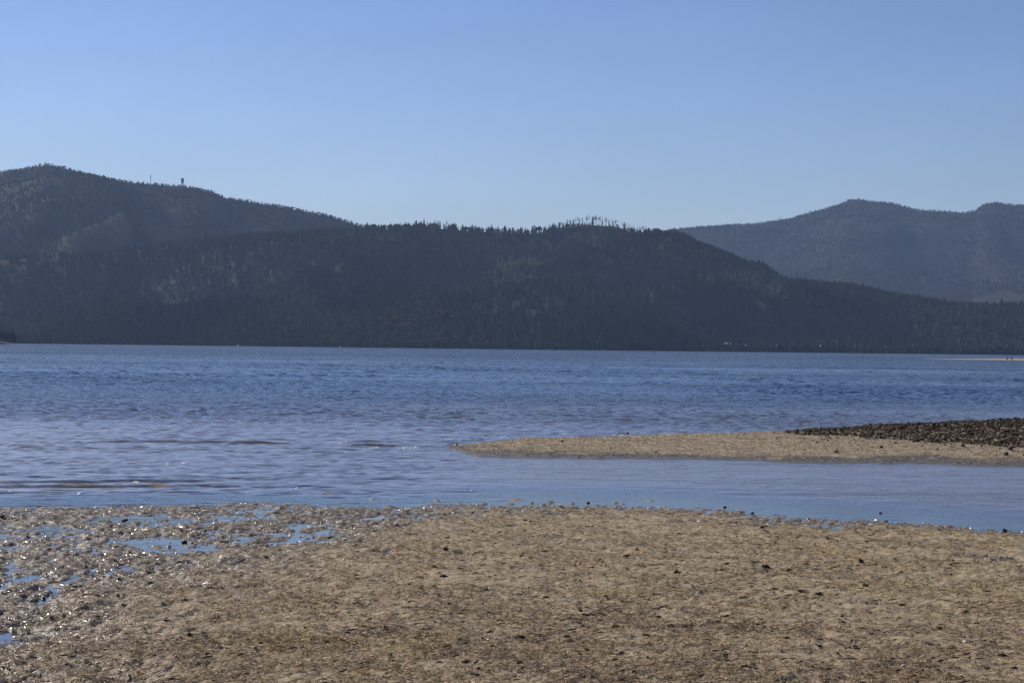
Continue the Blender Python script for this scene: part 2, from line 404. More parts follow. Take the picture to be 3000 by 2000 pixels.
# ================================================================== HILLS
def curve(pts, extra_l=None, extra_r=None):
    a = np.array(pts, float); return a[:, 0], a[:, 1]
S_front = curve([(-1500, 800), (-400, 775), (0, 752), (300, 735), (600, 702), (900, 676), (1000, 668), (1100, 664), (1270, 659), (1400, 668), (1550, 674), (1650, 664), (1720, 659), (1800, 664),
                 (1900, 676), (1960, 686), (2020, 703), (2080, 731), (2200, 794), (2300, 815), (2400, 826), (2600, 858), (2800, 886), (3000, 908), (3300, 935), (3900, 965), (4800, 980)])
S_left = curve([(-2000, 700), (-1200, 600), (-600, 545), (-300, 525), (0, 498), (60, 493), (100, 483), (130, 480), (170, 486), (250, 505), (330, 524), (400, 533), (450, 537), (560, 546), (600, 556),
                (660, 578), (760, 593), (850, 608), (950, 627), (1040, 655), (1100, 670), (1200, 698), (1500, 770), (1900, 900)])
S_far = curve([(1000, 760), (1500, 705), (1700, 693), (1930, 675), (2050, 664), (2200, 653), (2290, 643), (2400, 612), (2450, 596), (2485, 582), (2515, 581), (2545, 588), (2600, 592), (2690, 613), (2770, 617),
               (2820, 621), (2852, 616), (2866, 602), (2885, 593), (2920, 590), (2940, 597), (2980, 600), (3100, 602), (3400, 565), (3900, 600), (4800, 700)])
def hill_fn(S, D0, D1, treeh, seed, gul, prof, base=0.0, bare_top=False):
    def z(u, t):
        """u photo column, t 0 shore .. 1 ridge .. 1.5 behind"""
        d1 = D1(u); d0 = D0(u); d = d0 + (d1 - d0) * t
        zr = H + (hor(u) - np.interp(u, *S)) / F * d1 - treeh * (1 - (sst(1640, 1690, u) * (1 - sst(1800, 1850, u)) if bare_top else 0))
        x = (u - 1500) / F * d
        g = fbm(x / 420.0 + seed, d / 520.0, seed, 4) - 0.9 * np.abs(fbm(x / 330.0 + 0.25 * d / 330.0, d / 900.0, seed + 5, 3))
        e = np.sin(np.clip(t, 0, 1) * math.pi) ** 0.8
        zz = base + (zr - base) * np.where(t < 1, np.clip(t, 0, 1) ** prof, 1 - 0.35 * (t - 1)) + gul * g * e
        zz = np.where(t < 0, t * 60, zz)
        return x, d, zz
    return z
front = hill_fn(S_front, lambda u: 2500 + 60 * np.sin(np.asarray(u) / 310.0) * 1.0, lambda u: 3500 + 0.06 * (np.asarray(u) - 1700), 6.0, 3, 95.0, 0.78, bare_top=True)
left = hill_fn(S_left, lambda u: 3300 + 0 * np.asarray(u), lambda u: 4600 + 0 * np.asarray(u), 3.5, 9, 120.0, 0.85, base=20.0)
far = hill_fn(S_far, lambda u: 5200 + 0 * np.asarray(u), lambda u: 7200 + 0 * np.asarray(u), 4.0, 15, 90.0, 0.85)
m, nt, out = new_mat('forest floor'); L = nt.links.new
p = N(nt, 'ShaderNodeBsdfPrincipled'); p.inputs['Roughness'].default_value = 0.95; p.inputs['Specular IOR Level'].default_value = 0.1
tc = N(nt, 'ShaderNodeTexCoord'); no = N(nt, 'ShaderNodeTexNoise'); no.inputs['Scale'].default_value = 0.02; no.inputs['Detail'].default_value = 8
L(tc.outputs['Object'], no.inputs['Vector'])
mx = N(nt, 'ShaderNodeMix', data_type='RGBA'); mx.inputs[6].default_value = (0.014, 0.018, 0.010, 1); mx.inputs[7].default_value = (0.026, 0.028, 0.017, 1)
L(no.outputs['Fac'], mx.inputs[0]); L(mx.outputs[2], p.inputs['Base Color']); L(p.outputs[0], out.inputs[0]); M_floor = m
def hill_mesh(name, fn, u0, u1, nu, nt_, label):
    uu, tt = np.meshgrid(np.linspace(u0, u1, nu), np.concatenate([[-0.08], np.linspace(0, 1, nt_), [1.1, 1.25, 1.5]]))
    x, d, z = fn(uu, tt)
    o = link(name, np_mesh(name, np.stack([x, d, z], -1), [grid_faces(*x.shape)], M_floor, smooth=True))
    return tag(o, label, kind='structure')
hill_mesh('wooded_hill', front, -1500, 4800, 420, 70, 'dark wooded hill rising straight from the far shore')
hill_mesh('mountain', left, -2000, 1900, 480, 70, 'taller wooded mountain behind on the left')
hill_mesh('far_mountain', far, 1000, 4800, 560, 70, 'hazy blue wooded mountain far off on the right')

# ---- tree prototypes (unit height, base at the origin)
def proto_conifer(layers, sides, r, seed, droop=0.35):
    q = np.random.default_rng(seed); V = []; Fc = []
    V.append((0, 0, 0)); z0 = 0.06
    for k in range(layers):
        a = k / layers
        zt = min(1.0, z0 + (1 - z0) * ((k + 1.55) / layers)) if k < layers - 1 else 1.0
        zb = z0 + (1 - z0) * a * 0.96
        R = r * (1 - a) ** 0.8 * q.uniform(0.8, 1.15) + 0.02
        ap = len(V); V.append((q.normal(0, 0.01), q.normal(0, 0.01), zt))
        ring = []
        off_ = q.uniform(0, 6.28)
        for s in range(sides):
            an = off_ + 2 * math.pi * s / sides
            rr = R * (q.uniform(0.9, 1.3) if s % 2 == 0 else q.uniform(0.45, 0.75))
            ring.append(len(V)); V.append((rr * math.cos(an), rr * math.sin(an), zb + q.uniform(-0.03, 0.03) + (0.0 if s % 2 == 0 else 0.03)))
        for s in range(sides): Fc.append((ap, ring[s], ring[(s + 1) % sides]))
    # trunk sliver
    b = len(V); V += [(0.018, 0, 0), (-0.012, 0.014, 0), (-0.012, -0.014, 0), (0, 0, 0.4)]
    Fc += [(b, b + 1, b + 3), (b + 1, b + 2, b + 3), (b + 2, b, b + 3)]
    return np.array(V), np.array(Fc)
def proto_round(seed, r=0.33, n=46):
    """broad-leaved crown: loose leaf-clump faces spread through an uneven crown"""
    q = np.random.default_rng(seed); V = []; Fc = []
    lobes = [(q.normal(0, 0.14), q.normal(0, 0.14), q.uniform(0.45, 0.78), q.uniform(0.16, 0.26)) for _ in range(6)]
    for i in range(n):
        lx, ly, lz, lr = lobes[i % 6]
        d = q.normal(0, 1, 3); d /= np.linalg.norm(d); c = np.array([lx, ly, lz]) + d * lr * np.array([1, 1, 0.85])
        s = q.uniform(0.07, 0.13)
        t1 = np.cross(d, q.normal(0, 1, 3)); t1 /= np.linalg.norm(t1); t2 = np.cross(d, t1)
        b = len(V)
        for an in (0.3, 1.9, 3.3, 4.9): V.append(tuple(c + s * (math.cos(an) * t1 + math.sin(an) * t2) + d * q.normal(0, 0.02)))
        Fc += [(b, b + 1, b + 2), (b, b + 2, b + 3)]
    b = len(V); V += [(0.02, 0, 0), (-0.012, 0.016, 0), (-0.012, -0.016, 0), (0, 0, 0.6)]
    Fc += [(b, b + 1, b + 3), (b + 1, b + 2, b + 3), (b + 2, b, b + 3)]
    return np.array(V), np.array(Fc)
def scatter(name, protos, P, hgt, wid, col, which, mat):
    Vs = []; Fs = []; Cs = []; o = 0
    rot = rng.uniform(0, 6.28, len(P))
    for k, (V, Fc) in enumerate(protos):
        idx = np.where(which == k)[0]
        if not len(idx): continue
        n = len(idx); c, s = np.cos(rot[idx])[:, None], np.sin(rot[idx])[:, None]
        hx = hgt[idx][:, None]; wx_ = wid[idx][:, None] * hx
        vx = (V[None, :, 0] * c - V[None, :, 1] * s) * wx_; vy = (V[None, :, 0] * s + V[None, :, 1] * c) * wx_; vz = V[None, :, 2] * hx
        W = np.stack([vx, vy, vz], -1) + P[idx][:, None, :]
        shade = rng.uniform(0.82, 1.18, (n, len(V), 1))
        Cs.append((np.repeat(col[idx][:, None, :], len(V), 1) * shade).reshape(-1, 3))
        Vs.append(W.reshape(-1, 3)); Fs.append((Fc[None] + (o + np.arange(n)[:, None, None] * len(V))).reshape(-1, 3)); o += n * len(V)
    return np_mesh(name, np.concatenate(Vs), [np.concatenate(Fs)], mat, cols=np.concatenate(Cs))
M_tree = attr_mat('needle and leaf foliage', rough=0.95, spec=0.04, transl=0.0)
PC = [proto_conifer(5, 8, 0.20, 1), proto_conifer(4, 8, 0.23, 2), proto_conifer(6, 8, 0.17, 3), proto_conifer(5, 10, 0.21, 4)]
PR = [proto_round(5), proto_round(6), proto_round(7)]
PROT = PC + PR
def tree_cols(x, d, n, redd):
    pal = np.array([(0.018, 0.027, 0.014), (0.023, 0.034, 0.017), (0.029, 0.040, 0.020), (0.036, 0.046, 0.024), (0.047, 0.053, 0.031)])
    g = np.clip(fbm(x / 170, d / 260, 400, 4) * 2.2 + rng.normal(0, 0.28, n), -1, 1)
    c = pal[np.clip(((g + 1) * 2.5).astype(int), 0, 4)]
    c = c * np.clip(1 + 1.2 * fbm(x / 240, d / 330, 405, 3), 0.5, 1.7)[:, None]
    rm = (fbm(x / 90 + 9, d / 110, 410, 2) + rng.normal(0, 0.3, n)) > redd
    c = np.where(rm[:, None], np.array([(0.046, 0.035, 0.024)]) * rng.uniform(0.7, 1.2, (n, 1)), c)
    return c
def forest(name, fn, n, u0, u1, t0, t1, hlo, hhi, round_share, label, clear=None, redd=0.55, tpow=1.0):
    u = rng.uniform(u0, u1, n); t = t0 + (t1 - t0) * rng.uniform(0, 1, n) ** tpow
    x, d, z = fn(u, t)
    den = fbm(x / 120, d / 170, 430, 3)
    keep = rng.uniform(0, 1, n) < np.clip(0.86 + 0.6 * den, 0.25, 1)
    if clear is not None: keep &= ~clear(u, t, x, d, z)
    u, t, x, d, z = u[keep], t[keep], x[keep], d[keep], z[keep]; n = len(u)
    hgt = rng.uniform(hlo, hhi, n) * (1 + 0.25 * fbm(x / 80, d / 120, 440, 2)) * np.where(rng.uniform(0, 1, n) < 0.06, 1.25, 1)
    rs = (fbm(x / 150, d / 200, 450, 2) * 0.5 + rng.uniform(0, 1, n)) < round_share
    which = np.where(rs, rng.integers(4, 7, n), rng.integers(0, 4, n))
    hgt = np.where(rs, hgt * 0.75, hgt)
    if fn is front: hgt = hgt * (1 - (0.10 + 0.35 * sst(0.94, 1.0, t)) * sst(0.86, 0.95, t) * sst(1640, 1680, u) * (1 - sst(1815, 1850, u)))
    wid = np.where(rs, rng.uniform(0.9, 1.3, n), rng.uniform(0.8, 1.35, n))
    col = tree_cols(x, d, n, redd)
    col = np.where(rs[:, None], col * np.array([1.2, 1.15, 1.05]), col)
    if fn is left: col = col * 0.8
    a_, b_ = project(np.stack([x, d, z], -1))
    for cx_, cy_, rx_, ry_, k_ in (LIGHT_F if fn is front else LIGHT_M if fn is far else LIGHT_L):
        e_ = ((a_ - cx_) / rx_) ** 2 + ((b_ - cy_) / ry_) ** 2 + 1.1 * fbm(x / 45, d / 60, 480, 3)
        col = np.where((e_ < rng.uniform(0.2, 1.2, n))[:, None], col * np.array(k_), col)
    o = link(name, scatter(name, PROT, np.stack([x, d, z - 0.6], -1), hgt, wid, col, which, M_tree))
    return tag(o, label, 'forest', kind='stuff')
# stands of paler broadleaf trees and scrub (photo ellipse -> trees standing there)
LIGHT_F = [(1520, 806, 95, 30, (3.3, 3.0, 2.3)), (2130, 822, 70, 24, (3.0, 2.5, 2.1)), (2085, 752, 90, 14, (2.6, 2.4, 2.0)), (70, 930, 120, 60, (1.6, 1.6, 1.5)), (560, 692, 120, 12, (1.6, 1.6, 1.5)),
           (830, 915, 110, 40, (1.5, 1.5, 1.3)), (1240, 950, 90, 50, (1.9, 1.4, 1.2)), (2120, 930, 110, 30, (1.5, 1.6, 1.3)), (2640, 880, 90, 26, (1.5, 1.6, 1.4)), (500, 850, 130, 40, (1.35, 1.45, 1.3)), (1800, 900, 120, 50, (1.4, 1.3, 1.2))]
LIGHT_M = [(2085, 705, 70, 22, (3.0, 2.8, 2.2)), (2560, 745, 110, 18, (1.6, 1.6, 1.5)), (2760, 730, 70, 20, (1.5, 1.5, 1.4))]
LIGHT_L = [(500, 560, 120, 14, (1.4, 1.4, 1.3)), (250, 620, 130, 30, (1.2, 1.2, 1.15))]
def px_clear(cx, cy, rx, ry, keep=0.15, sc=18.0):
    def f(u, t, x, d, z):
        a, b = project(np.stack([x, d, z], -1))
        return ((((a - cx) / rx) ** 2 + ((b - cy) / ry) ** 2 + 0.8 * fbm(x / sc, d / (sc * 1.5), 470, 2)) < rng.uniform(0.3, 1.3, len(u))) & (rng.uniform(0, 1, len(u)) > keep)
    return f
def multi(*fs):
    def f(*a):
        r = False
        for g in fs: r = r | g(*a)
        return r
    return f
clr_front = multi(lambda u, t, x, d, z: (t > 2), px_clear(1520, 806, 60, 9, 0.5))
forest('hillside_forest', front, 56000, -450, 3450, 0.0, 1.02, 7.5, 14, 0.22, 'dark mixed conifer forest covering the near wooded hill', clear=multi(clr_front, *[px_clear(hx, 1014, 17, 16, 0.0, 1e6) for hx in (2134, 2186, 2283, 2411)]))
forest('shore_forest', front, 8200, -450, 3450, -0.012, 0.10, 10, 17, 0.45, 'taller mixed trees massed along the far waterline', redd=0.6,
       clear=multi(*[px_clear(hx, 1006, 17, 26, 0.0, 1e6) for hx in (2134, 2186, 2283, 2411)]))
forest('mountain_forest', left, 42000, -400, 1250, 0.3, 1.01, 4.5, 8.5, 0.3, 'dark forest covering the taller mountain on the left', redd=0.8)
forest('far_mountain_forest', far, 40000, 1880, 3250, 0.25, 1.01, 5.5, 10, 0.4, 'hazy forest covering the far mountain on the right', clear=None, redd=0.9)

# ---- individual skyline trees
def tree_from(V, Fc, name, parent, s, mat, col):
    c = np.tile(np.array(col), (len(V), 1)) * np.random.default_rng(int(s * 1000) % 9999).uniform(0.8, 1.2, (len(V), 1))
    return link(name, np_mesh(name, V * s, [Fc], mat, cols=c), parent)
M_bark = simple('grey brown bark', (0.10, 0.08, 0.06), 0.9, scale=2)
M_pt = M_tree
def crown_cluster(seed, n, rx, rz, z0, z1, hole=0.0):
    """loose clumps of faces around a stem between z0 and z1"""
    q = np.random.default_rng(seed); V = []; Fc = []
    for i in range(n):
        z = q.uniform(z0, z1); tz = (z - z0) / (z1 - z0); w = rx * (math.sin(math.pi * min(1, tz * 0.85 + 0.15)) ** 0.7) * q.uniform(0.2, 1.1)
        an = q.uniform(0, 6.28); c = np.array([w * math.cos(an), w * math.sin(an), z])
        d = q.normal(0, 1, 3); d /= np.linalg.norm(d); t1 = np.cross(d, q.normal(0, 1, 3)); t1 /= np.linalg.norm(t1); t2 = np.cross(d, t1)
        s = rz * q.uniform(0.5, 1.2); b = len(V)
        for a2 in (0.2, 1.7, 3.4, 4.8): V.append(tuple(c + s * (math.cos(a2) * t1 + 0.8 * math.sin(a2) * t2)))
        Fc += [(b, b + 1, b + 2), (b, b + 2, b + 3)]
    return np.array(V), np.array(Fc)
def trunk_mesh(h, r, limbs, seed):
    q = random.Random(seed); bm = bmesh.new()
    b_tube(bm, (0, 0, -1), (q.uniform(-.1, .1), q.uniform(-.1, .1), h), r, r * 0.35, 6)
    for k in range(limbs):
        z = h * q.uniform(0.55, 0.95); a = q.uniform(0, 6.28); l = q.uniform(0.08, 0.16) * h
        b_tube(bm, (0, 0, z), (l * math.cos(a), l * math.sin(a), z + l * 0.7), r * 0.4, r * 0.15, 5)
    return bm
DARK = (0.030, 0.042, 0.022)
def make_tree(kind, seed):
    """16 m reference tree at the origin: trunk + crown"""
    root = empty('pine_tree' if kind != 'round' else 'broadleaf_tree', (0, 0, 0))
    if kind == 'bare':          # tall trunk, foliage only near the top
        bm_obj('trunk', trunk_mesh(15, 0.26, 6, seed), M_bark, root)
        V, Fc = crown_cluster(seed, 60, 1.55, 0.75, 8.5, 16)
    elif kind == 'sparse':      # dead or thin tree
        bm_obj('trunk', trunk_mesh(15.5, 0.2, 9, seed), M_bark, root)
        V, Fc = crown_cluster(seed, 20, 1.1, 0.5, 9, 15.5)
    elif kind == 'full':
        bm_obj('trunk', trunk_mesh(14, 0.26, 2, seed), M_bark, root)
        V, Fc = proto_conifer(7, 10, 0.16, seed); V = V * 16
        V2, F2 = crown_cluster(seed, 50, 2.3, 0.7, 2, 13); Fc = np.concatenate([Fc, F2 + len(V)]); V = np.concatenate([V, V2])
    else:
        bm_obj('trunk', trunk_mesh(8, 0.3, 5, seed), M_bark, root)
        V, Fc = proto_round(seed, n=120); V = V * np.array([18, 18, 14])
    c = np.tile(np.array(DARK), (len(V), 1)) * np.random.default_rng(seed).uniform(0.7, 1.3, (len(V), 1))
    link('crown', np_mesh('crown', V, [Fc], M_tree, cols=c), root)
    return root
TP = {k: [make_tree(k, 900 + 31 * j + i) for i in range(3)] for j, k in enumerate(('bare', 'sparse', 'full', 'round'))}
USED = set()
def put_tree(kind, x, d, z, h, label, group, cat=None, wide=1.0):
    i = random.randrange(3); src = TP[kind][i]
    if (kind, i) not in USED: o = src; USED.add((kind, i))
    else: o = copy_tree(src)
    o.location = (x, d, z); o.rotation_euler.z = random.uniform(0, 6.28); s = h / 16.0; o.scale = (s * wide, s * wide, s)
    tag(o, label, cat or 'tree', group); return o
def ridge_pt(fn, u):
    x, d, z = fn(np.array([float(u)]), np.array([1.0])); return float(x[0]), float(d[0]), float(z[0])
def ridge_tree(fn, u, top_py, kind, label, group, wide=1.0, minh=4):
    x, d, z = ridge_pt(fn, u)
    zt = at_depth(u, top_py, d)[2]
    return put_tree(kind, x, d, z - 0.3, max(minh, zt - z), label, group, wide=wide)
# trees on the knoll (photo x, tip y)
knoll = [(1635, 648, 'full'), (1645, 650, 'full'), (1656, 649, 'round'), (1666, 643, 'bare'), (1676, 642, 'full'), (1687, 652, 'round'), (1694, 643, 'bare'), (1703, 637, 'sparse'), (1709, 648, 'full'),
         (1715, 634, 'bare'), (1723, 635, 'sparse'), (1732, 633, 'full'), (1735, 634, 'bare'), (1742, 634, 'bare'), (1750, 636, 'sparse'), (1754, 634, 'bare'), (1760, 642, 'full'), (1767, 647, 'sparse'),
         (1772, 641, 'bare'), (1779, 643, 'sparse'), (1783, 650, 'sparse'), (1799, 646, 'bare'), (1803, 655, 'round'), (1810, 661, 'full'), (1819, 656, 'sparse'), (1825, 649, 'full'), (1833, 662, 'full'),
         (1840, 656, 'sparse'), (1847, 664, 'round'), (1860, 668, 'sparse'), (1872, 665, 'full'), (1881, 662, 'bare'), (1888, 661, 'sparse'), (1897, 665, 'full'), (1920, 664, 'round'), (1932, 670, 'full')]
for u, ty, k in knoll:
    lab = {'bare': 'tall pine with a bare trunk and tufted top on the hill knoll', 'sparse': 'thin nearly leafless tree standing against the sky on the knoll',
           'full': 'narrow dark conifer foliaged to the ground on the knoll', 'round': 'bushy rounded dark tree among the pines on the knoll'}[k]
    ridge_tree(front, u, ty, k, lab, {'bare': 'bare trunked pines on the knoll', 'sparse': 'thin trees on the knoll', 'full': 'narrow conifers on the knoll', 'round': 'bushy trees on the knoll'}[k])
for u in np.concatenate([np.arange(1565, 1640, 6.0), np.arange(1640, 1830, 7.0), np.arange(1830, 1965, 6.5)]):
    u = float(u) + random.uniform(-2.5, 2.5); k = random.choice(['bare', 'bare', 'sparse', 'sparse', 'sparse', 'full'])
    lift_ = 22 * math.exp(-((u - 1735) / 95.0) ** 2) + random.uniform(4, 10)
    lab = {'bare': 'tall pine with a bare trunk and tufted top on the hill knoll', 'sparse': 'thin nearly leafless tree standing against the sky on the knoll', 'full': 'narrow dark conifer foliaged to the ground on the knoll'}[k]
    ridge_tree(front, u, np.interp(u, *S_front) - lift_, k, lab, {'bare': 'bare trunked pines on the knoll', 'sparse': 'thin trees on the knoll', 'full': 'narrow conifers on the knoll'}[k], wide=0.5 if k == 'full' else 0.75)
tw = ridge_tree(front, 1792, 647, 'bare', 'fan shaped tree with a forked crown right of the knoll top', None, wide=1.7)
# other ridge trees of the near hill
for u in np.arange(1075, 1635, 7.5):
    u = u + random.uniform(-3, 3)
    hpx = random.choice([7, 9, 10, 12, 14, 17]) if random.random() < 0.8 else 20
    k = random.choice(['full', 'full', 'full', 'round', 'bare'])
    lab = {'full': 'small pointed conifer on the skyline saddle left of the knoll', 'round': 'small rounded tree on the skyline saddle left of the knoll', 'bare': 'small pine with a clear stem on the saddle left of the knoll'}[k]
    ridge_tree(front, u, np.interp(u, *S_front) - hpx + 6, k, lab, {'full': 'conifers on the saddle', 'round': 'rounded trees on the saddle', 'bare': 'clear stemmed pines on the saddle'}[k])
for u in np.arange(1945, 2320, 9.0):
    k = random.choice(['full', 'full', 'round'])
    u = u + random.uniform(-3, 3)
    ridge_tree(front, u, np.interp(u, *S_front) - random.choice([2, 5, 8]) , k, {'full': 'dark conifer on the slope edge falling right of the knoll', 'round': 'rounded dark tree on the slope edge falling right of the knoll'}[k],
               {'full': 'conifers on the falling slope edge', 'round': 'rounded trees on the falling slope edge'}[k])
for u in np.arange(-20, 1075, 8.0):
    u = u + random.uniform(-4, 4)
    if 428 < u < 444 or 515 < u < 546: continue
    k = random.choice(['full', 'full', 'full', 'round'])
    hpx = random.choice([2, 4, 5, 7, 9])
    hpx = hpx * 0.7
    if 70 < u < 190: hpx += 2
    if 425 < u < 680: hpx = random.choice([-1, 0, 2])
    ridge_tree(left, u, np.interp(u, *S_left) - hpx + 1, k, {'full': 'tiny pointed conifer on the skyline of the left mountain', 'round': 'tiny rounded tree on the skyline of the left mountain'}[k],
               {'full': 'conifers on the left mountain skyline', 'round': 'rounded trees on the left mountain skyline'}[k], minh=5)
for u, ty in ((2277, 637), (2283, 634), (2293, 640)):
    ridge_tree(far, u, ty, 'full', 'lone tiny conifer sticking up from the far mountain ridge', 'conifers on the far ridge')
for ks in TP:
    for i, r in enumerate(TP[ks]):
        if (ks, i) not in USED:
            for ch in list(r.children): bpy.data.objects.remove(ch)
            bpy.data.objects.remove(r)

# ---- masts on the left mountain
M_steel = simple('weathered grey steel', (0.16, 0.18, 0.20), 0.6, scale=1.0)
M_dome = simple('grey painted tank', (0.14, 0.16, 0.18), 0.6, scale=0.6)
x, d, z = ridge_pt(left, 529)
rt = empty('radar_tower', (x, d, z - 0.5)); tag(rt, 'round topped grey tower on legs on the left mountain skyline', 'tower')
zt = at_depth(529, 521, d)[2] - z + 0.5; zb = at_depth(529, 536, d)[2] - z + 0.5
bm = bmesh.new()
R = 3.4; prof = [(0.05, zt), (R * 0.5, zt - 0.5), (R * 0.85, zt - 1.7), (R, zt - 3.2), (R * 0.98, zt - 5.5), (R * 0.8, zb + 1.2), (R * 0.55, zb)]
rings = []
for rr, zz in prof: rings.append([bm.verts.new((rr * math.cos(2 * math.pi * k / 16), rr * math.sin(2 * math.pi * k / 16), zz)) for k in range(16)])
for a, b in zip(rings[:-1], rings[1:]):
    for k in range(16): bm.faces.new((a[k], a[(k + 1) % 16], b[(k + 1) % 16], b[k]))
bm.faces.new(rings[-1]); bm.faces.new(rings[0][::-1]); bm_obj('tank', bm, M_dome, rt, True)
for k in range(4):
    bm = bmesh.new(); a = math.pi / 4 + k * math.pi / 2
    b_tube(bm, (2.9 * math.cos(a), 2.9 * math.sin(a), -1), (2.0 * math.cos(a), 2.0 * math.sin(a), zb + 0.8), 0.32, 0.28); bm_obj('leg', bm, M_steel, rt)
bm = bmesh.new(); b_box(bm, (0, 0, zb + 0.1), (5.2, 5.2, 0.35)); b_tube(bm, (0, 0, 0), (0, 0, zb), 0.5); bm_obj('platform', bm, M_steel, rt)
bm = bmesh.new(); b_box(bm, (3.2, 0, 1.2), (4, 3, 2.6)); b_box(bm, (3.2, 0, 2.6), (4.4, 3.4, 0.25)); bm_obj('equipment_shed', bm, M_steel, rt)
x, d, z = ridge_pt(left, 435.5)
rm = empty('radio_mast', (x, d, z - 0.5)); tag(rm, 'slender antenna mast on the left mountain skyline', 'mast')
zt = at_depth(435.5, 513, d)[2] - z + 0.5
bm = bmesh.new()
for k in range(3):
    a = k * 2.094; b_tube(bm, (0.9 * math.cos(a), 0.9 * math.sin(a), -1), (0.35 * math.cos(a), 0.35 * math.sin(a), zt), 0.14, 0.1)
for k in range(9):
    zz = zt * k / 9; r_ = 0.9 - 0.55 * k / 9; r2 = 0.9 - 0.55 * (k + 1) / 9
    for j in range(3): b_tube(bm, (r_ * math.cos(j * 2.094), r_ * math.sin(j * 2.094), zz), (r2 * math.cos(j * 2.094 + 2.094), r2 * math.sin(j * 2.094 + 2.094), zz + zt / 9), 0.07, n=5)
bm_obj('lattice', bm, M_steel, rm)
for k, (zz, sx_) in enumerate(((0.92, 1.5), (0.78, 1.1), (0.62, 1.0))):
    bm = bmesh.new()
    for j in range(3):
        a = j * 2.094 + 0.4; b_box(bm, (sx_ * 0.75 * math.cos(a), sx_ * 0.75 * math.sin(a), zt * zz), (0.5, 0.9, 2.0), a)
        b_tube(bm, (0, 0, zt * zz), (sx_ * 0.75 * math.cos(a), sx_ * 0.75 * math.sin(a), zt * zz), 0.08, n=5)
    bm_obj('antenna_panel', bm, M_dome, rm)
bm = bmesh.new(); b_tube(bm, (0.3, 0, zt - 0.5), (-1.9, 0, zt + 0.9), 0.1); bm_obj('whip_antenna', bm, M_steel, rm)

# ---- houses on the far shore
M_wall = simple('pale house cladding', (0.45, 0.42, 0.38), 0.8, scale=0.5)
M_roofp = simple('pale weathered roof', (0.50, 0.46, 0.44), 0.7, scale=0.6)
M_roofd = simple('brown roof', (0.28, 0.20, 0.16), 0.7, scale=0.6)
M_glass = simple('dark window glass', (0.02, 0.025, 0.03), 0.1, spec=0.6)
def house(px, py, w, label, roofm, rz):
    d = 2530.0 + 60 * math.sin(px / 310.0)
    b = at_depth(px, py + 6, d)
    root = empty('house', (b[0], b[1] + 16, max(2.5, at_depth(px, py, d + 16)[2] - 3.4)), rz); tag(root, label, 'house')
    hw, hd, hh = w / 2, w * 0.36, 2.4
    bm = bmesh.new(); b_box(bm, (0, 0, hh / 2 - 2), (w, 2 * hd, hh + 4)); bm_obj('wall', bm, M_wall, root)
    bm = bmesh.new(); e = 0.6; rise = 1.9
    vs = [bm.verts.new(v) for v in ((-hw - e, -hd - e, hh), (hw + e, -hd - e, hh), (hw + e, 0, hh + rise), (-hw - e, 0, hh + rise), (-hw - e, hd + e, hh), (hw + e, hd + e, hh))]
    for f in ((0, 1, 2, 3), (3, 2, 5, 4), (0, 3, 4), (1, 5, 2), (0, 4, 5, 1)): bm.faces.new([vs[i] for i in f])
    rf = bm_obj('roof', bm, roofm, root)
    bm = bmesh.new(); b_box(bm, (hw * 0.5, hd * 0.3, hh + rise), (0.9, 0.9, 2.0)); bm_obj('chimney', bm, M_roofd, rf)
    for k in (-0.6, 0.0, 0.6):
        bm = bmesh.new(); b_box(bm, (hw * k, -hd - 0.03, 1.2), (1.4, 0.1, 1.1)); bm_obj('window', bm, M_glass, root)
house(2134, 1005, 7.5, 'pale roofed house among trees above the waterline, leftmost of the shore houses', M_roofp, 0.1)
house(2186, 1010, 6.5, 'small pale roofed house low by the waterline, second of the shore houses', M_roofp, -0.15)
house(2283, 1011, 6.5, 'brownish house mostly hidden in shoreline trees, third of the shore houses', M_roofd, 0.2)
house(2411, 1013, 6.5, 'bright roofed house in the shoreline trees, rightmost of the shore houses', M_roofp, -0.3)

# ---- wooded point at the far left
M_rock = simple('dark shore rock', (0.035, 0.033, 0.03), 0.85, scale=0.4)
pd = 1900.0
pl = at_depth(-160, 1006, pd); pr = at_depth(52, 1008, pd)
nx_ = 90; qx, qy = np.meshgrid(np.linspace(pl[0] - 60, pr[0] + 6, nx_), np.linspace(pd - 24, pd + 60, 30))
e = sst(0, 1, (pr[0] - qx) / 26) * np.sin(np.clip((qy - (pd - 24)) / 84, 0, 1) * math.pi)
qz = -0.5 + 3.2 * e + 1.0 * e * fbm(qx / 6, qy / 6, 501, 3)
tag(link('rocky_point', np_mesh('rocky_point', np.stack([qx, qy, qz], -1), [grid_faces(*qx.shape)], M_rock)), 'low dark rocky point at the left edge', kind='structure')
def bushy(name, x, y, z, h, seed, label, group=None):
    root = empty(name, (x, y, z)); tag(root, label, 'tree', group)
    bm_obj('trunk', trunk_mesh(h * 0.7, h * 0.03, 5, seed), M_bark, root)
    V, Fc = proto_round(seed, n=520); V = V * np.array([h * 1.5, h * 1.5, h * 1.08])
    c = np.tile(np.array((0.009, 0.013, 0.009)), (len(V), 1)) * np.random.default_rng(seed).uniform(0.7, 1.3, (len(V), 1))
    link('crown', np_mesh('crown', V, [Fc], M_tree, cols=c), root)
for k, (px, ty) in enumerate(((36, 986), (27, 974), (12, 969), (-8, 967), (-28, 965), (-50, 962), (-75, 960), (-100, 958), (20, 986), (-2, 985), (30, 990), (8, 990), (42, 996))):
    b = at_depth(px, 1005, pd + (0 if k < 8 else -10)); t_ = at_depth(px, ty, pd)
    bushy('broadleaf_tree', b[0], b[1], 0.8, t_[2] - 0.8, 700 + k, ['dark tree at the tip of the rocky point on the left edge', 'dark round crowned tree on the rocky point beside its tip tree'][k] if k < 2 else 'dark bushy tree massed on the rocky point at the left edge', 'trees massed on the rocky point' if k >= 2 else None)

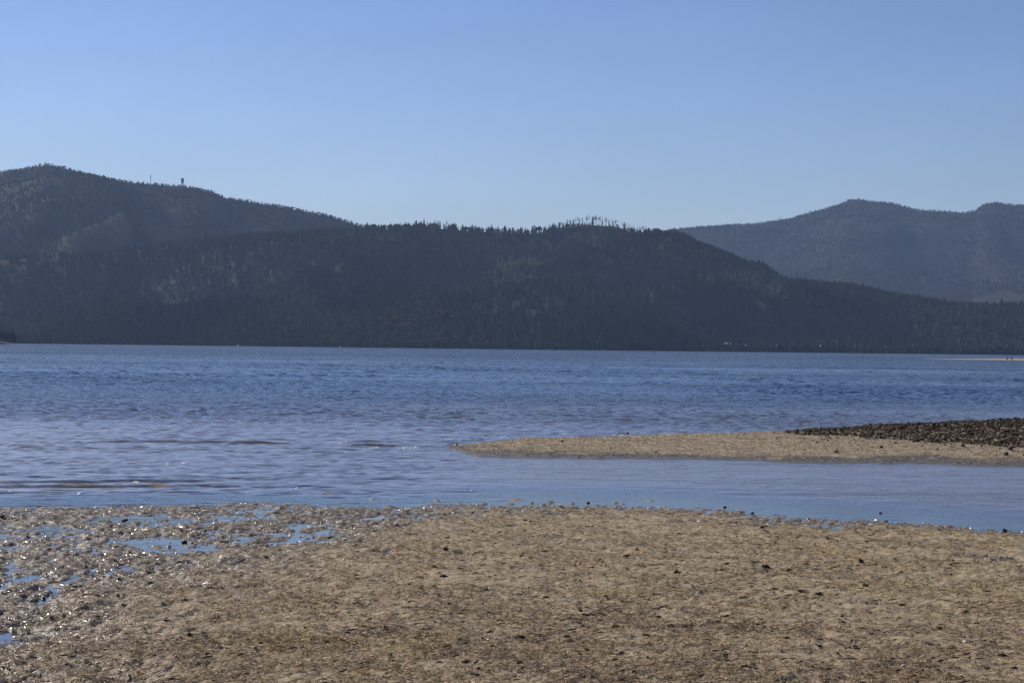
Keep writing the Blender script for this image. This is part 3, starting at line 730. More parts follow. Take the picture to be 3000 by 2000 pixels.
# ---- moored floats at the far shore
M_white = simple('white paint', (0.8, 0.8, 0.78), 0.4, var=0.05)
M_red = simple('red float plastic', (0.55, 0.06, 0.04), 0.4, var=0.1)
def float_buoy(px, py, d, r, label, matb):
    b = at_depth(px, py, d)
    root = empty('buoy', (b[0], b[1], 0.0)); tag(root, label, 'buoy')
    bm = bmesh.new(); bmesh.ops.create_uvsphere(bm, u_segments=16, v_segments=10, radius=r); bmesh.ops.scale(bm, vec=(1.5, 1, 0.9), verts=bm.verts); bmesh.ops.translate(bm, vec=(0, 0, r * 0.4), verts=bm.verts)
    bm_obj('float', bm, matb, root, True)
    bm = bmesh.new(); b_tube(bm, (0, 0, r), (0, 0, r * 2.0), r * 0.16); bm_obj('stem', bm, M_white, root)
float_buoy(697, 1015, 2350, 1.0, 'white buoy at the far shore, left of the hill centre', M_white)
float_buoy(997, 1018, 2350, 0.8, 'white buoy at the far shore, right of the other one', M_white)
b = on_plane(1838, 1270)
float_buoy(1838, 1270, b[1], 0.045, 'small red float in the water behind the sand spit', M_red)

M_foam_glint = simple('white foam', (0.85, 0.86, 0.86), 0.5, var=0.05)  # white flecks painting sun glints as well as breaking crests
FV = []; FF = []; qf = np.random.default_rng(31)
for cx, cy, w_, k in ((1097, 1311, 12, 5), (1205, 1311, 22, 8), (1430, 1279, 40, 9), (1005, 1296, 14, 5), (1650, 1272, 12, 5), (1815, 1273, 22, 9), (1868, 1271, 14, 6), (1310, 1336, 6, 3), (1180, 1317, 10, 4), (1290, 1287, 60, 8), (400, 1411, 4, 2), (540, 1354, 4, 2), (490, 1357, 3, 1), (870, 1428, 3, 1), (118, 1235, 3, 1), (235, 1443, 3, 1), (32, 1440, 6, 2), (1383, 1437, 3, 1)):
    for _ in range(k):
        P = on_plane(cx + qf.uniform(-w_, w_), cy + qf.uniform(-2, 2)); r_ = qf.uniform(0.012, 0.04); b0 = len(FV)
        j = int(np.argmin(np.abs(ys - P[1]))); i_ = int(np.argmin(np.abs(tans - P[0] / P[1]))); z_ = float(Z[j, i_])
        for t in range(8): FV.append((P[0] + r_ * 1.6 * math.cos(t * 0.785) * qf.uniform(0.6, 1.2), P[1] + r_ * math.sin(t * 0.785) * qf.uniform(0.6, 1.2), z_ + 0.002))
        FV.append((P[0], P[1], z_ + r_ * 1.1))
        for t in range(8): FF.append((b0 + t, b0 + (t + 1) % 8, b0 + 8))
tag(link('foam_glints', np_mesh('foam_glints', np.array(FV), [np.array(FF)], M_foam_glint, smooth=True)), 'small white flecks for foamy crests and painted sun glints on the water', 'foam_glints', kind='stuff')

# ================================================================== PEOPLE on the far bar
M_cloth_d = simple('dark clothing', (0.02, 0.02, 0.025), 0.85, scale=4); M_cloth_b = simple('brown trousers', (0.05, 0.04, 0.035), 0.85, scale=4)
M_skin = simple('skin', (0.45, 0.28, 0.2), 0.6, scale=3, var=0.1); M_hair = simple('dark hair', (0.02, 0.015, 0.012), 0.6)
dg = bpy.context.evaluated_depsgraph_get()
def skin_mesh(name, verts, edges, radii, mat, parent, root=0):
    me = bpy.data.meshes.new(name); me.from_pydata(verts, edges, [])
    o = bpy.data.objects.new(name, me); COL.objects.link(o)
    o.modifiers.new('s', 'SKIN'); ss = o.modifiers.new('ss', 'SUBSURF'); ss.levels = 2; ss.render_levels = 2
    for v, r in zip(me.skin_vertices[0].data, radii): v.radius = (r, r)
    me.skin_vertices[0].data[root].use_root = True
    d_ = bpy.context.evaluated_depsgraph_get(); ev = o.evaluated_get(d_); m2 = bpy.data.meshes.new_from_object(ev)
    o.modifiers.clear(); o.data = m2; m2.name = name; m2.materials.clear(); m2.materials.append(mat)
    for p_ in m2.polygons: p_.use_smooth = True
    if parent is not None: o.parent = parent
    return o
def person(px, py, bend, label, rz, top):
    b = on_plane(px, py)
    y0 = 822.0; x0 = b[0] * y0 / b[1]
    z0 = float(farbar_z(np.array([x0]), np.array([y0]))[0])
    root = empty('person', (x0, y0, z0), rz); tag(root, label, 'person')
    lean = bend
    hip = np.array([0, 0, 0.92]); ax_ = np.array([0, math.sin(lean), math.cos(lean)])
    ch = hip + ax_ * 0.28; sh = hip + ax_ * 0.50; nk = hip + ax_ * 0.57; hd = nk + np.array([0, math.sin(lean * 0.8), math.cos(lean * 0.8)]) * 0.14
    V = [hip, ch, sh, nk, hd, hd + np.array([0, 0, 0.10])]; E = [(0, 1), (1, 2), (2, 3), (3, 4), (4, 5)]; Rr = [0.145, 0.15, 0.13, 0.06, 0.095, 0.075]
    for s in (-1, 1):
        i = len(V); st_ = 0.12 * s
        V += [hip + np.array([0.10 * s, 0, -0.05]), np.array([0.11 * s, 0.05 + st_ * 0.4, 0.49]), np.array([0.12 * s, -0.03 + st_, 0.09]), np.array([0.13 * s, 0.13 + st_, 0.04])]
        E += [(0, i), (i, i + 1), (i + 1, i + 2), (i + 2, i + 3)]; Rr += [0.105, 0.07, 0.05, 0.045]
        i = len(V)
        sp = sh + np.array([0.18 * s, 0, 0]); el = sp + np.array([0.05 * s, 0.05, -0.28]); wr_ = el + np.array([-0.02 * s, 0.14, -0.20])
        V += [sp, el, wr_, wr_ + np.array([0, 0.05, -0.07])]; E += [(2, i), (i, i + 1), (i + 1, i + 2), (i + 2, i + 3)]; Rr += [0.065, 0.048, 0.036, 0.04]
        w = V[i + 3]
        for f in range(4):
            j = len(V); V += [w + np.array([(f - 1.5) * 0.02, 0.03, -0.035]), w + np.array([(f - 1.5) * 0.022, 0.045, -0.085 + 0.006 * abs(f - 1)])]
            E += [(i + 3, j), (j, j + 1)]; Rr += [0.010, 0.008]
        j = len(V); V += [w + np.array([-0.035 * s, 0.01, -0.02]), w + np.array([-0.05 * s, 0.04, -0.05])]; E += [(i + 3, j), (j, j + 1)]; Rr += [0.011, 0.009]
    body = skin_mesh('body', [tuple(v) for v in V], E, Rr, M_skin, root)
    jv = [hip + ax_ * 0.02, ch, sh, nk - ax_ * 0.02]; je = [(0, 1), (1, 2), (2, 3)]; jr = [0.175, 0.18, 0.16, 0.085]
    for s in (-1, 1):
        i = len(jv); sp = sh + np.array([0.18 * s, 0, 0]); el = sp + np.array([0.05 * s, 0.05, -0.28]); wr_ = el + np.array([-0.02 * s, 0.13, -0.18])
        jv += [sp, el, wr_]; je += [(2, i), (i, i + 1), (i + 1, i + 2)]; jr += [0.085, 0.068, 0.052]
    skin_mesh('jacket', [tuple(v) for v in jv], je, jr, M_cloth_d, root)
    tv = [hip]; te = []; tr_ = [0.16]
    for s in (-1, 1):
        i = len(tv); st_ = 0.12 * s
        tv += [hip + np.array([0.10 * s, 0, -0.05]), np.array([0.11 * s, 0.05 + st_ * 0.4, 0.49]), np.array([0.12 * s, -0.03 + st_, 0.12])]
        te += [(0, i), (i, i + 1), (i + 1, i + 2)]; tr_ += [0.122, 0.09, 0.07]
    skin_mesh('trousers', [tuple(v) for v in tv], te, tr_, M_cloth_b, root)
    bm = bmesh.new(); bmesh.ops.create_uvsphere(bm, u_segments=14, v_segments=10, radius=0.112)
    bmesh.ops.translate(bm, vec=tuple(hd + np.array([0, -0.015, 0.085])), verts=bm.verts); bm_obj('hair', bm, M_hair, root, True)
    bm = bmesh.new()
    fwd_ = hd + np.array([0, 0.095, 0.04])
    b_tube(bm, tuple(fwd_), tuple(fwd_ + np.array([0, 0.03, -0.015])), 0.02, 0.012); bm_obj('nose', bm, M_skin, root)
    s = top / 1.66; root.scale = (s, s, s)
person(2952, 1057, 0.75, 'dark dressed person bending forward on the far sand bar, the left one', math.pi * 0.7, 1.62)
person(2964, 1055, 0.12, 'dark dressed person standing upright on the far sand bar, the right one', math.pi * 1.1, 1.75)

# ================================================================== COBBLES on the spit
def stone_mesh(seed, flat=0.65, sub=2, jag=0.2, mat=None):
    q = random.Random(seed); bm = bmesh.new(); bmesh.ops.create_icosphere(bm, subdivisions=sub, radius=0.5)
    planes = []
    for _ in range(9):
        v = Vector((q.gauss(0, 1), q.gauss(0, 1), q.gauss(0, 1))).normalized(); planes.append((v, q.uniform(0.30, 0.46)))
    for v in bm.verts:
        for n_, d_ in planes:
            k = v.co.dot(n_)
            if k > d_: v.co -= n_ * (k - d_) * 0.9
        v.co *= 1 + q.uniform(-jag, jag) * 0.2
    bmesh.ops.scale(bm, vec=(q.uniform(0.95, 1.25), q.uniform(0.8, 1.0), flat), verts=bm.verts)
    V = np.array([v.co[:] for v in bm.verts]); Fc = np.array([[v.index for v in f.verts] for f in bm.faces]); bm.free()
    return V, Fc
SPV = [stone_mesh(40 + i, 0.62 + 0.08 * (i % 3), 1 if i < 6 else 2) for i in range(10)]
top_px = poly([(1780, 994), (1830, 990), (1900, 984), (2000, 977), (2100, 972), (2352, 962), (2700, 950)])
low_px = poly([(1780, 993), (1830, 996), (1900, 1000), (2000, 1006), (2100, 1012), (2200, 1021), (2352, 1029), (2700, 1045)])
def cobble_mask(px, py, x, y):
    b = np.interp(px, low_px[:, 0], low_px[:, 1])
    return (px > 1800 * X352) & (py < b + 7 * fbm(x * 1.1, y * 0.8, 801, 3))
n = 360000
cx = rng.uniform(8.5, 30, n); cy = rng.uniform(60, 88, n); cz = spit_z(cx, cy)
ppx, ppy = project(np.stack([cx, cy, cz], -1))
yc = np.interp(cx, CRX, CRD)
ok = cobble_mask(ppx, ppy, cx, cy) & (cy < yc + 1.6) & (cz > 0.08)
b = np.interp(ppx, low_px[:, 0], low_px[:, 1])
ok2 = (~ok) & (ppy > b) & (ppy < b + 26) & (ppx > 2150) & (cy < yc) & (rng.uniform(0, 1, n) < 0.016 * np.exp(-(ppy - b) / 13)) & (cz > 0.07)
idx = np.where(ok)[0]
dens = 42000
idx = idx[rng.permutation(len(idx))[:dens]]
idl = np.where(ok2)[0]
size = np.clip(rng.lognormal(math.log(0.060), 0.42, n), 0.03, 0.20)
vis_px = size / cy * F
allc = np.concatenate([idx, idl])
inview = allc[(ppx[allc] > -20) & (ppx[allc] < 3020)]
order = inview[np.argsort(-(vis_px[inview]))]
loose = set(idl.tolist())
tops = list(order[:300])
rest = np.array(sorted(set(allc.tolist()) - set(int(t) for t in tops)))
pal = np.array([(0.052, 0.039, 0.027), (0.074, 0.056, 0.038), (0.098, 0.075, 0.052), (0.13, 0.10, 0.07), (0.036, 0.029, 0.022), (0.19, 0.155, 0.115), (0.09, 0.056, 0.033)])
pw = [0.25, 0.25, 0.17, 0.09, 0.16, 0.03, 0.05]
M_stone = attr_mat('cobble stone', rough=0.9, spec=0.1)
ci = rng.choice(len(pal), n, p=pw)
def stones(name, ids):
    P = np.stack([cx[ids], cy[ids], cz[ids] + size[ids] * rng.uniform(-0.05, 0.26, len(ids))], -1)
    return scatter(name, SPV, P, size[ids], rng.uniform(0.85, 1.25, len(ids)), pal[ci[ids]], rng.integers(0, 10, len(ids)), M_stone)
tag(link('cobbles', stones('cobbles', rest)), 'bank of dark brown cobbles massed on the right end of the spit', 'cobbles', kind='stuff')
cob_me = {}
for j in tops:
    key = (random.randrange(10), int(ci[j]))
    if key not in cob_me:
        V, Fc = SPV[key[0]]; cob_me[key] = np_mesh('cobble', V, [Fc], M_stone, cols=np.tile(pal[key[1]], (len(V), 1)) * np.random.default_rng(key[0] * 9 + key[1]).uniform(0.85, 1.15, (len(V), 1)))
    o = link('cobble', cob_me[key]); s = float(size[j])
    o.location = (float(cx[j]), float(cy[j]), float(cz[j]) + s * 0.2); o.scale = (s, s, s); o.rotation_euler = (random.uniform(-.4, .4), random.uniform(-.4, .4), random.uniform(0, 6.28))
    if int(j) in loose: tag(o, 'dark cobble lying loose on the sand below the cobble bank', 'stone', 'loose cobbles below the bank')
    else: tag(o, 'large dark cobble within the cobble bank on the spit', 'stone', 'larger cobbles in the bank')

# ================================================================== EELGRASS WRACK
def pick_ground(n, y0, y1, pw_=1.0, half=0.275):
    y = y0 * (y1 / y0) ** (rng.uniform(0, 1, n) ** pw_); x = rng.uniform(-half, half, n) * y
    return x, y
def strands(name, x, y, Lm, Wd, lift, cols, wet, label, zfun, matn, seg=4, flat=None):
    n = len(x); th = rng.uniform(0, 2 * math.pi, n); cur = rng.normal(0, 1.3, n)
    if flat is not None: th = np.where(flat, rng.normal(0, 0.3, n), th); cur = np.where(flat, cur * 0.4, cur)
    s = np.linspace(-0.5, 0.5, seg)[None, :]
    ang = th[:, None] + cur[:, None] * s
    dx = np.cumsum(np.cos(ang), 1) / seg; dy = np.cumsum(np.sin(ang), 1) / seg
    dx -= dx.mean(1, keepdims=True); dy -= dy.mean(1, keepdims=True)
    X = x[:, None] + dx * Lm[:, None]; Y = y[:, None] + dy * Lm[:, None]
    z = zfun(X, Y)
    base = np.maximum(z, zfun(x, y)[:, None] * 0.6 + z * 0.4)
    arch = np.cos(s * math.pi) ** 1.0
    side = rng.uniform(0, 1, (n, 1)) < 0.35
    arch = np.where(side, (s + 0.5) * 1.4, arch)
    Zc = np.maximum(base, -0.004) + 0.004 + lift[:, None] * arch
    rl = rng.uniform(-1.1, 1.1, n)[:, None]
    nx, ny = -np.sin(ang), np.cos(ang)
    wv = Wd[:, None] * 0.5 * np.array([0.6, 1, 1, 0.35])[None, :seg]
    ox, oy, oz = nx * np.cos(rl) * wv, ny * np.cos(rl) * wv, np.sin(rl) * wv + np.abs(np.sin(rl)) * wv * 0.5
    A = np.stack([X + ox, Y + oy, Zc + oz], -1); B = np.stack([X - ox, Y - oy, Zc - oz * 0.6], -1)
    V = np.stack([A, B], 2).reshape(-1, 3)
    i = (np.arange(n)[:, None] * seg * 2 + np.arange(seg - 1)[None, :] * 2).ravel()
    Fq = np.stack([i, i + 2, i + 3, i + 1], 1)
    C = np.repeat(cols, seg * 2, 0); Wt = np.repeat(wet, seg * 2)
    o = link(name, np_mesh(name, V, [Fq], matn, cols=C, attrs={'wet': Wt}))
    return tag(o, label, 'seaweed', kind='stuff')
M_str = attr_mat('dried eelgrass', rough=0.8, spec=0.45, transl=0.12, rough_attr='wet')
pal_d = np.array([(0.45, 0.365, 0.25), (0.40, 0.32, 0.215), (0.34, 0.27, 0.18), (0.52, 0.43, 0.31), (0.24, 0.185, 0.12), (0.11, 0.085, 0.055)])
pal_w = np.array([(0.54, 0.45, 0.32), (0.44, 0.35, 0.23), (0.15, 0.135, 0.095), (0.64, 0.57, 0.46), (0.38, 0.27, 0.18), (0.07, 0.065, 0.05)])
nS = 400000
x, y = pick_ground(nS, 14.5, 45, 1.0)
zz = beach_z(x, y, fine=False); w = wetness(x, y)
den = fbm(x * 1.6, y * 1.3, 601, 3)
zf_ = beach_z(x, y)
keep = (shore_dist(x, y) > -1.2) & (zf_ > -0.003 - 0.006 * (1 - w)) & (rng.uniform(0, 1, nS) < np.clip(0.72 + 0.9 * den - 0.25 * w * (zz < 0.006), 0.12, 1))
x, y, zz, w = x[keep], y[keep], zz[keep], w[keep]; n = len(x)
patch = fbm(x * 0.9, y * 0.7, 611, 3)
pi_ = rng.choice(6, n, p=[0.27, 0.29, 0.2, 0.09, 0.10, 0.05])
colr = pal_d[pi_] * (1 + 0.30 * patch[:, None])
yel = (fbm(x * 0.8 + 4, y * 0.6, 621, 2) > 0.5)[:, None]
colr = np.where(yel, colr * np.array([1.0, 0.98, 0.74]), colr)
olv = (sst(0.5, 4.0, x) * sst(22, 27, y) * (1 - sst(36, 40, y)) * np.clip(0.6 + fbm(x * 0.7, y * 0.5, 645, 3), 0, 1))[:, None]
colr = colr * (1 - olv * np.array([[0.03, 0.02, 0.24]]))
brn = (fbm(x * 1.3 - 4, y * 1.1, 631, 2) > 0.40)[:, None]
colr = np.where(brn, colr * np.array([0.80, 0.76, 0.74]), colr)
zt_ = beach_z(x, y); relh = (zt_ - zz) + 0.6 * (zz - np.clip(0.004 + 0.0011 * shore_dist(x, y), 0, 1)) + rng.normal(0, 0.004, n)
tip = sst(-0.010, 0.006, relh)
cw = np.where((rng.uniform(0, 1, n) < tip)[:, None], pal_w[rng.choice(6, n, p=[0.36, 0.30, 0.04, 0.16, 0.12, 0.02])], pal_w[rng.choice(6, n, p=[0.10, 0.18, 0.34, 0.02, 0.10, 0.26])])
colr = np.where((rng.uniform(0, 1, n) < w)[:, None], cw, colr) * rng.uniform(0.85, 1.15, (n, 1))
dk = (rng.uniform(0, 1, n) < 0.022 * (0.4 + 1.6 * vn(x * 1.3, y * 1.1, 640))) & (w < 0.7)  # dark strands that paint the shade of small pits in the mat
colr = np.where(dk[:, None], np.array([(0.040, 0.030, 0.020)]), colr * np.array([1.10, 1.04, 0.93]))
Lm = rng.uniform(0.05, 0.16, n); Wd = rng.uniform(0.004, 0.009, n)
Lm = np.where(dk, rng.uniform(0.04, 0.15, n), Lm); Wd = np.where(dk, rng.uniform(0.008, 0.020, n), Wd)
HB = dk
lift = np.abs(rng.normal(0, 0.007, n)) + (rng.uniform(0, 1, n) < 0.05) * rng.uniform(0, 0.03, n)
lift = np.where(HB, lift * 0.3 + 0.006, lift)
strands('eelgrass_wrack', x, y, Lm, Wd, lift, colr, w, 'matted tan dried eelgrass blades covering the beach', lambda a, b_: beach_z(a, b_), M_str, flat=HB)
# sparse dry straw on the spit
ns = 70000
x = rng.uniform(-2, 20, ns); y = rng.uniform(57.5, 72, ns); z = spit_z(x, y); k = (z > 0.03) & (y < np.interp(x, CRX, CRD)); x, y = x[k], y[k]; n = len(x)
strands('spit_wrack', x, y, rng.uniform(0.06, 0.2, n), rng.uniform(0.006, 0.013, n), np.abs(rng.normal(0, 0.008, n)), pal_d[rng.choice(6, n, p=[.2, .25, .25, .08, .14, .08])], np.zeros(n),
        'thin scatter of dried weed strands on the sand spit', spit_z, M_str)
# pale crumpled weed leaves and shell bits on the wet flat
nf = 44000
x, y = pick_ground(nf, 17, 43, 1.0); w = wetness(x, y); zz = beach_z(x, y)
k = (zz > 0.0) & (shore_dist(x, y) > -0.5) & (rng.uniform(0, 1, nf) < np.clip(w * 0.9 + 0.02, 0, 1)) & (fbm(x * 2.2, y * 1.6, 655, 2) > -0.30)
x, y, zz, w = x[k], y[k], zz[k], w[k]; n = len(x)
sz = np.clip(rng.lognormal(math.log(0.030), 0.45, n), 0.010, 0.085); sz = np.where(w < 0.45, np.minimum(sz, 0.022), sz)
q = np.random.default_rng(77); ring = 7
an = np.linspace(0, 2 * math.pi, ring, endpoint=False)[None, :]; rr = q.uniform(0.5, 1.2, (n, ring)) * sz[:, None]
ro = q.uniform(0, 6.28, (n, 1)); el = q.uniform(0.22, 0.6, (n, 1))
lx, ly = rr * np.cos(an), rr * np.sin(an) * el
RX = x[:, None] + lx * np.cos(ro) - ly * np.sin(ro); RY = y[:, None] + lx * np.sin(ro) + ly * np.cos(ro)
RZ = beach_z(RX, RY) * 0.5 + zz[:, None] * 0.5 + q.uniform(0.0, 0.35, (n, ring)) * sz[:, None]
C0 = np.stack([x, y, zz + sz * q.uniform(0.12, 0.5, n)], -1)[:, None, :]
V = np.concatenate([C0, np.stack([RX, RY, RZ], -1)], 1).reshape(-1, 3)
bi = np.arange(n)[:, None] * (ring + 1); jj = np.arange(ring)[None, :]
Fc = np.stack([np.repeat(bi, ring, 1), bi + 1 + jj, bi + 1 + (jj + 1) % ring], -1).reshape(-1, 3)
palf = np.array([(0.70, 0.61, 0.47), (0.54, 0.45, 0.31), (0.82, 0.77, 0.66), (0.20, 0.17, 0.12), (0.07, 0.065, 0.045), (0.42, 0.28, 0.19)])
cf = np.repeat(palf[q.choice(6, n, p=[0.28, 0.26, 0.12, 0.15, 0.11, 0.08])] * q.uniform(0.8, 1.15, (n, 1)), ring + 1, 0)
tag(link('weed_flakes', np_mesh('weed_flakes', V, [Fc], M_str, smooth=True, cols=cf, attrs={'wet': np.repeat(w * (rng.uniform(0, 1, n) < 0.55), ring + 1)})), 'pale and dark crumpled weed scraps strewn over the wet flat', 'seaweed', kind='stuff')

# ================================================================== SHELLS, STONES, WEED CLUMPS, PAINTED SHADE STRIPS (individuals)
M_shell = simple('bleached shell', (0.80, 0.76, 0.68), 0.5, var=0.15, scale=12, bump=0.3)
M_shellp = simple('pinkish grey shell', (0.42, 0.34, 0.30), 0.5, var=0.25, scale=10, bump=0.3)
M_shellb = simple('brown and cream shell', (0.38, 0.27, 0.17), 0.5, var=0.5, scale=6, bump=0.3)
M_leaf = simple('yellow leaf', (0.62, 0.52, 0.2), 0.6, var=0.1)
M_weed_shade = simple('blackish weed and painted shade', (0.022, 0.018, 0.013), 0.7, var=0.4, scale=5, spec=0.25)  # colours real weed clumps and the strips that paint shade
M_dstone = simple('dark barnacled stone', (0.045, 0.04, 0.034), 0.8, var=0.4, scale=5, bump=0.5)
M_log = simple('bleached driftwood', (0.66, 0.62, 0.55), 0.7, var=0.12, scale=6, bump=0.4)
def shell_mesh(seed, mat, cup=0.42):
    """one ribbed fan-shaped half shell, unit width, hinge at -Y"""
    q = random.Random(seed); nr, na = 7, 22; V = []; Fc = []
    for side in (0, 1):
        for i in range(nr + 1):
            r = i / nr
            for j in range(na):
                a = -math.pi * 0.5 + 2 * math.pi * j / na
                rib = 1 + 0.05 * math.sin(j * math.pi) + 0.04 * q.uniform(-1, 1) * r
                lx = 0.5 * r * math.cos(a) * rib; ly = (0.42 * math.sin(a) * rib) * r + 0.12 * (r - 1) * -1 * 0
                h = cup * (1 - r ** 2.2) * (0.75 + 0.25 * math.cos(a + 1.5)) + 0.012 * math.sin(r * 22)
                V.append((lx, ly, h - (0.05 if side else 0)))
    base = (nr + 1) * na
    for i in range(nr):
        for j in range(na):
            a, b_ = i * na + j, i * na + (j + 1) % na
            Fc.append((a, a + na, b_ + na, b_)); Fc.append((base + b_, base + b_ + na, base + a + na, base + a))
    for j in range(na):
        a, b_ = nr * na + j, nr * na + (j + 1) % na
        Fc.append((a, base + a, base + b_, b_))
    return np_mesh('shell', np.array(V), [np.array(Fc)], mat, smooth=True)
SHM = {'w': [shell_mesh(i, M_shell, 0.3 + 0.1 * i) for i in range(3)], 'p': [shell_mesh(9, M_shellp, 0.4)], 'b': [shell_mesh(12, M_shellb, 0.55)]}
def clump_mesh(seed, mat, long=1.0):
    """ragged knot of weed: a lumpy heap with ribbon ends sticking out"""
    q = np.random.default_rng(seed); V = []; Fc = []
    lump, lf = stone_mesh(seed, 0.55, 2, 0.8); V = [tuple(v * np.array([0.8, 0.7, 0.75]) * (1 + 0.35 * q.uniform(-1, 1))) for v in lump]; Fc = [tuple(f) for f in lf]
    for k in range(26):
        a = q.uniform(0, 6.28); r0_ = q.uniform(0.05, 0.3); ln = q.uniform(0.08, 0.28); w_ = q.uniform(0.04, 0.09); z0 = q.uniform(0, 0.25); dz = q.uniform(-0.15, 0.35)
        d_ = np.array([math.cos(a), math.sin(a)]); n_ = np.array([-d_[1], d_[0]])
        b0 = len(V)
        for t in (0, 0.5, 1):
            c = d_ * (r0_ + ln * t); z = z0 + dz * math.sin(t * 2.4) * 0.8
            ww = w_ * (1 - 0.6 * t)
            V += [(c[0] + n_[0] * ww, c[1] + n_[1] * ww, z), (c[0] - n_[0] * ww, c[1] - n_[1] * ww, z + 0.02)]
        Fc += [(b0, b0 + 2, b0 + 3), (b0, b0 + 3, b0 + 1), (b0 + 2, b0 + 4, b0 + 5), (b0 + 2, b0 + 5, b0 + 3)]
    V = np.array(V) * np.array([1, 1 / long, 0.8 / long ** 0.5])
    return np_mesh('weed_clump', V, [np.array(Fc)], mat)
CLM = [clump_mesh(60 + i, M_weed_shade) for i in range(4)]; STK = [clump_mesh(80 + i, M_weed_shade, 2.6) for i in range(3)]  # STK: flattened dark clumps painting the shade in hollows of the mat
STM = []
for i in range(4):
    V, Fc = stone_mesh(120 + i, 0.7, 3, 0.3); STM.append(np_mesh('stone', V, [Fc], M_dstone, smooth=False))
def beach_pt(px, py):
    z = 0.0
    for _ in range(6):
        P = on_plane(px, py, z); z = float(beach_z(np.array([P[0]]), np.array([P[1]]))[0]); z = max(z, -0.01)
    return P[0], P[1], z
def drop(me, name, px, py, wpx, label, cat, group=None, flat=False, sink=0.1, spit_=False):
    if spit_:
        z = 0.1
        for _ in range(6):
            P = on_plane(px, py, z); z = float(spit_z(np.array([P[0]]), np.array([P[1]]))[0])
        xx, yy = P[0], P[1]
    else: xx, yy, z = beach_pt(px, py)
    s = wpx * yy / F
    o = link(name, me); o.scale = (s, s, s)
    o.location = (float(xx), float(yy), float(z) + 0.012 - s * sink * 0.2)
    o.rotation_euler = (random.uniform(-.3, .3), random.uniform(-.3, .3), random.uniform(-0.35, 0.35) if flat else random.uniform(0, 6.28))
    return tag(o, label, cat, group)
def c1(x, y): return x / 2.352, 1400 + y / 2.352
def c2(x, y): return 1000 + x / 2.352, 1400 + y / 2.352
def c3(x, y): return 2000 + x / 2.352, 1400 + y / 2.352
# dark clumps, stones and strips painting mat shade one can pick out: (crop fn, x, y, width in crop px, kind, label)
named = [
 (c3, 550, 345, 38, 'c', 'dark ragged weed clump near the right shoreline, the highest one on the dry sand'), (c3, 1230, 585, 56, 'c', 'broad two humped black weed clump in the right middle of the beach'),
 (c3, 1255, 752, 66, 'c', 'black weed clump on a yellowish patch right of centre'), (c3, 1828, 1362, 44, 'c', 'peaked black weed clump near the bottom right corner'),
 (c3, 2098, 1318, 52, 'c', 'black weed clump with a raised tip in the bottom right corner'), (c3, 2200, 1221, 86, 's', 'long black strip of painted shade at the right edge of the beach'),
 (c3, 1730, 1245, 48, 's', 'short black strip of painted shade left of the long strip at the right edge'), (c3, 940, 820, 86, 's', 'brown black strip of painted shade in the middle of the right beach'),
 (c3, 995, 412, 30, 'c', 'small dark rounded weed knot below the right shoreline'), (c3, 1950, 927, 56, 's', 'ragged dark strip of painted shade at mid right'),
 (c2, 905, 245, 26, 'k', 'dark stone at the water edge in the centre'), (c2, 1700, 176, 26, 'k', 'black stone standing in the shallow water right of centre'),
 (c2, 1240, 1106, 82, 's', 'black lens shaped strip of painted shade in the lower centre'), (c2, 705, 683, 72, 's', 'dark strip of painted shade on tan mat in the centre left'),
 (c2, 1965, 549, 66, 's', 'blackish strip of painted shade above the yellow green patch'), (c2, 2318, 657, 56, 'c', 'dark weed lump on pale sand at centre right'),
 (c2, 2020, 1338, 42, 'c', 'black weed lump at the bottom of the picture right of centre'), (c2, 90, 466, 58, 's', 'olive brown weed lump near the small puddle on the left of centre'),
 (c2, 1425, 1340, 32, 'c', 'small black weed lump at the bottom centre'), (c2, 1760, 1058, 32, 'c', 'small black weed knot in the lower centre right'),
 (c1, 20, 270, 42, 'k', 'dark stone at the left edge near the waterline'), (c1, 860, 298, 42, 'k', 'dark stone beside the uppermost left puddle'),
 (c1, 1270, 447, 44, 'k', 'dark stone right of the second left puddle'), (c1, 65, 1348, 48, 's', 'black strip of painted shade in the bottom left corner'),
 (c1, 350, 970, 52, 'c', 'reddish black weed clump right of the pinkish shell'), (c1, 1270, 849, 92, 's', 'long thin dark strip of painted shade on the mat left of centre'),
 (c1, 860, 896, 72, 's', 'dark strip of painted shade on the mat at left'), (c1, 1155, 968, 80, 's', 'black strip of painted shade below the other strips at left of centre'),
 (c3, 1400, 306, 24, 'k', 'black stone at the right water edge'), (c3, 1365, 246, 26, 'k', 'dark stone poking out of the lagoon at right'), (c3, 290, 205, 24, 'k', 'dark stone in the shallows at the edge right of centre'),
]
for fn, a, b_, wd, kd, lab in named:
    px, py = fn(a, b_)
    if kd == 'c': drop(random.choice(CLM), 'weed_clump', px, py, wd / 2.352 * 1.1, lab, 'seaweed')
    elif kd == 's': drop(random.choice(STK), 'weed_shade_strip', px, py, wd / 2.352, lab, 'seaweed', flat=True)
    else: drop(random.choice(STM), 'stone', px, py, wd / 2.352 * 1.15, lab, 'stone')
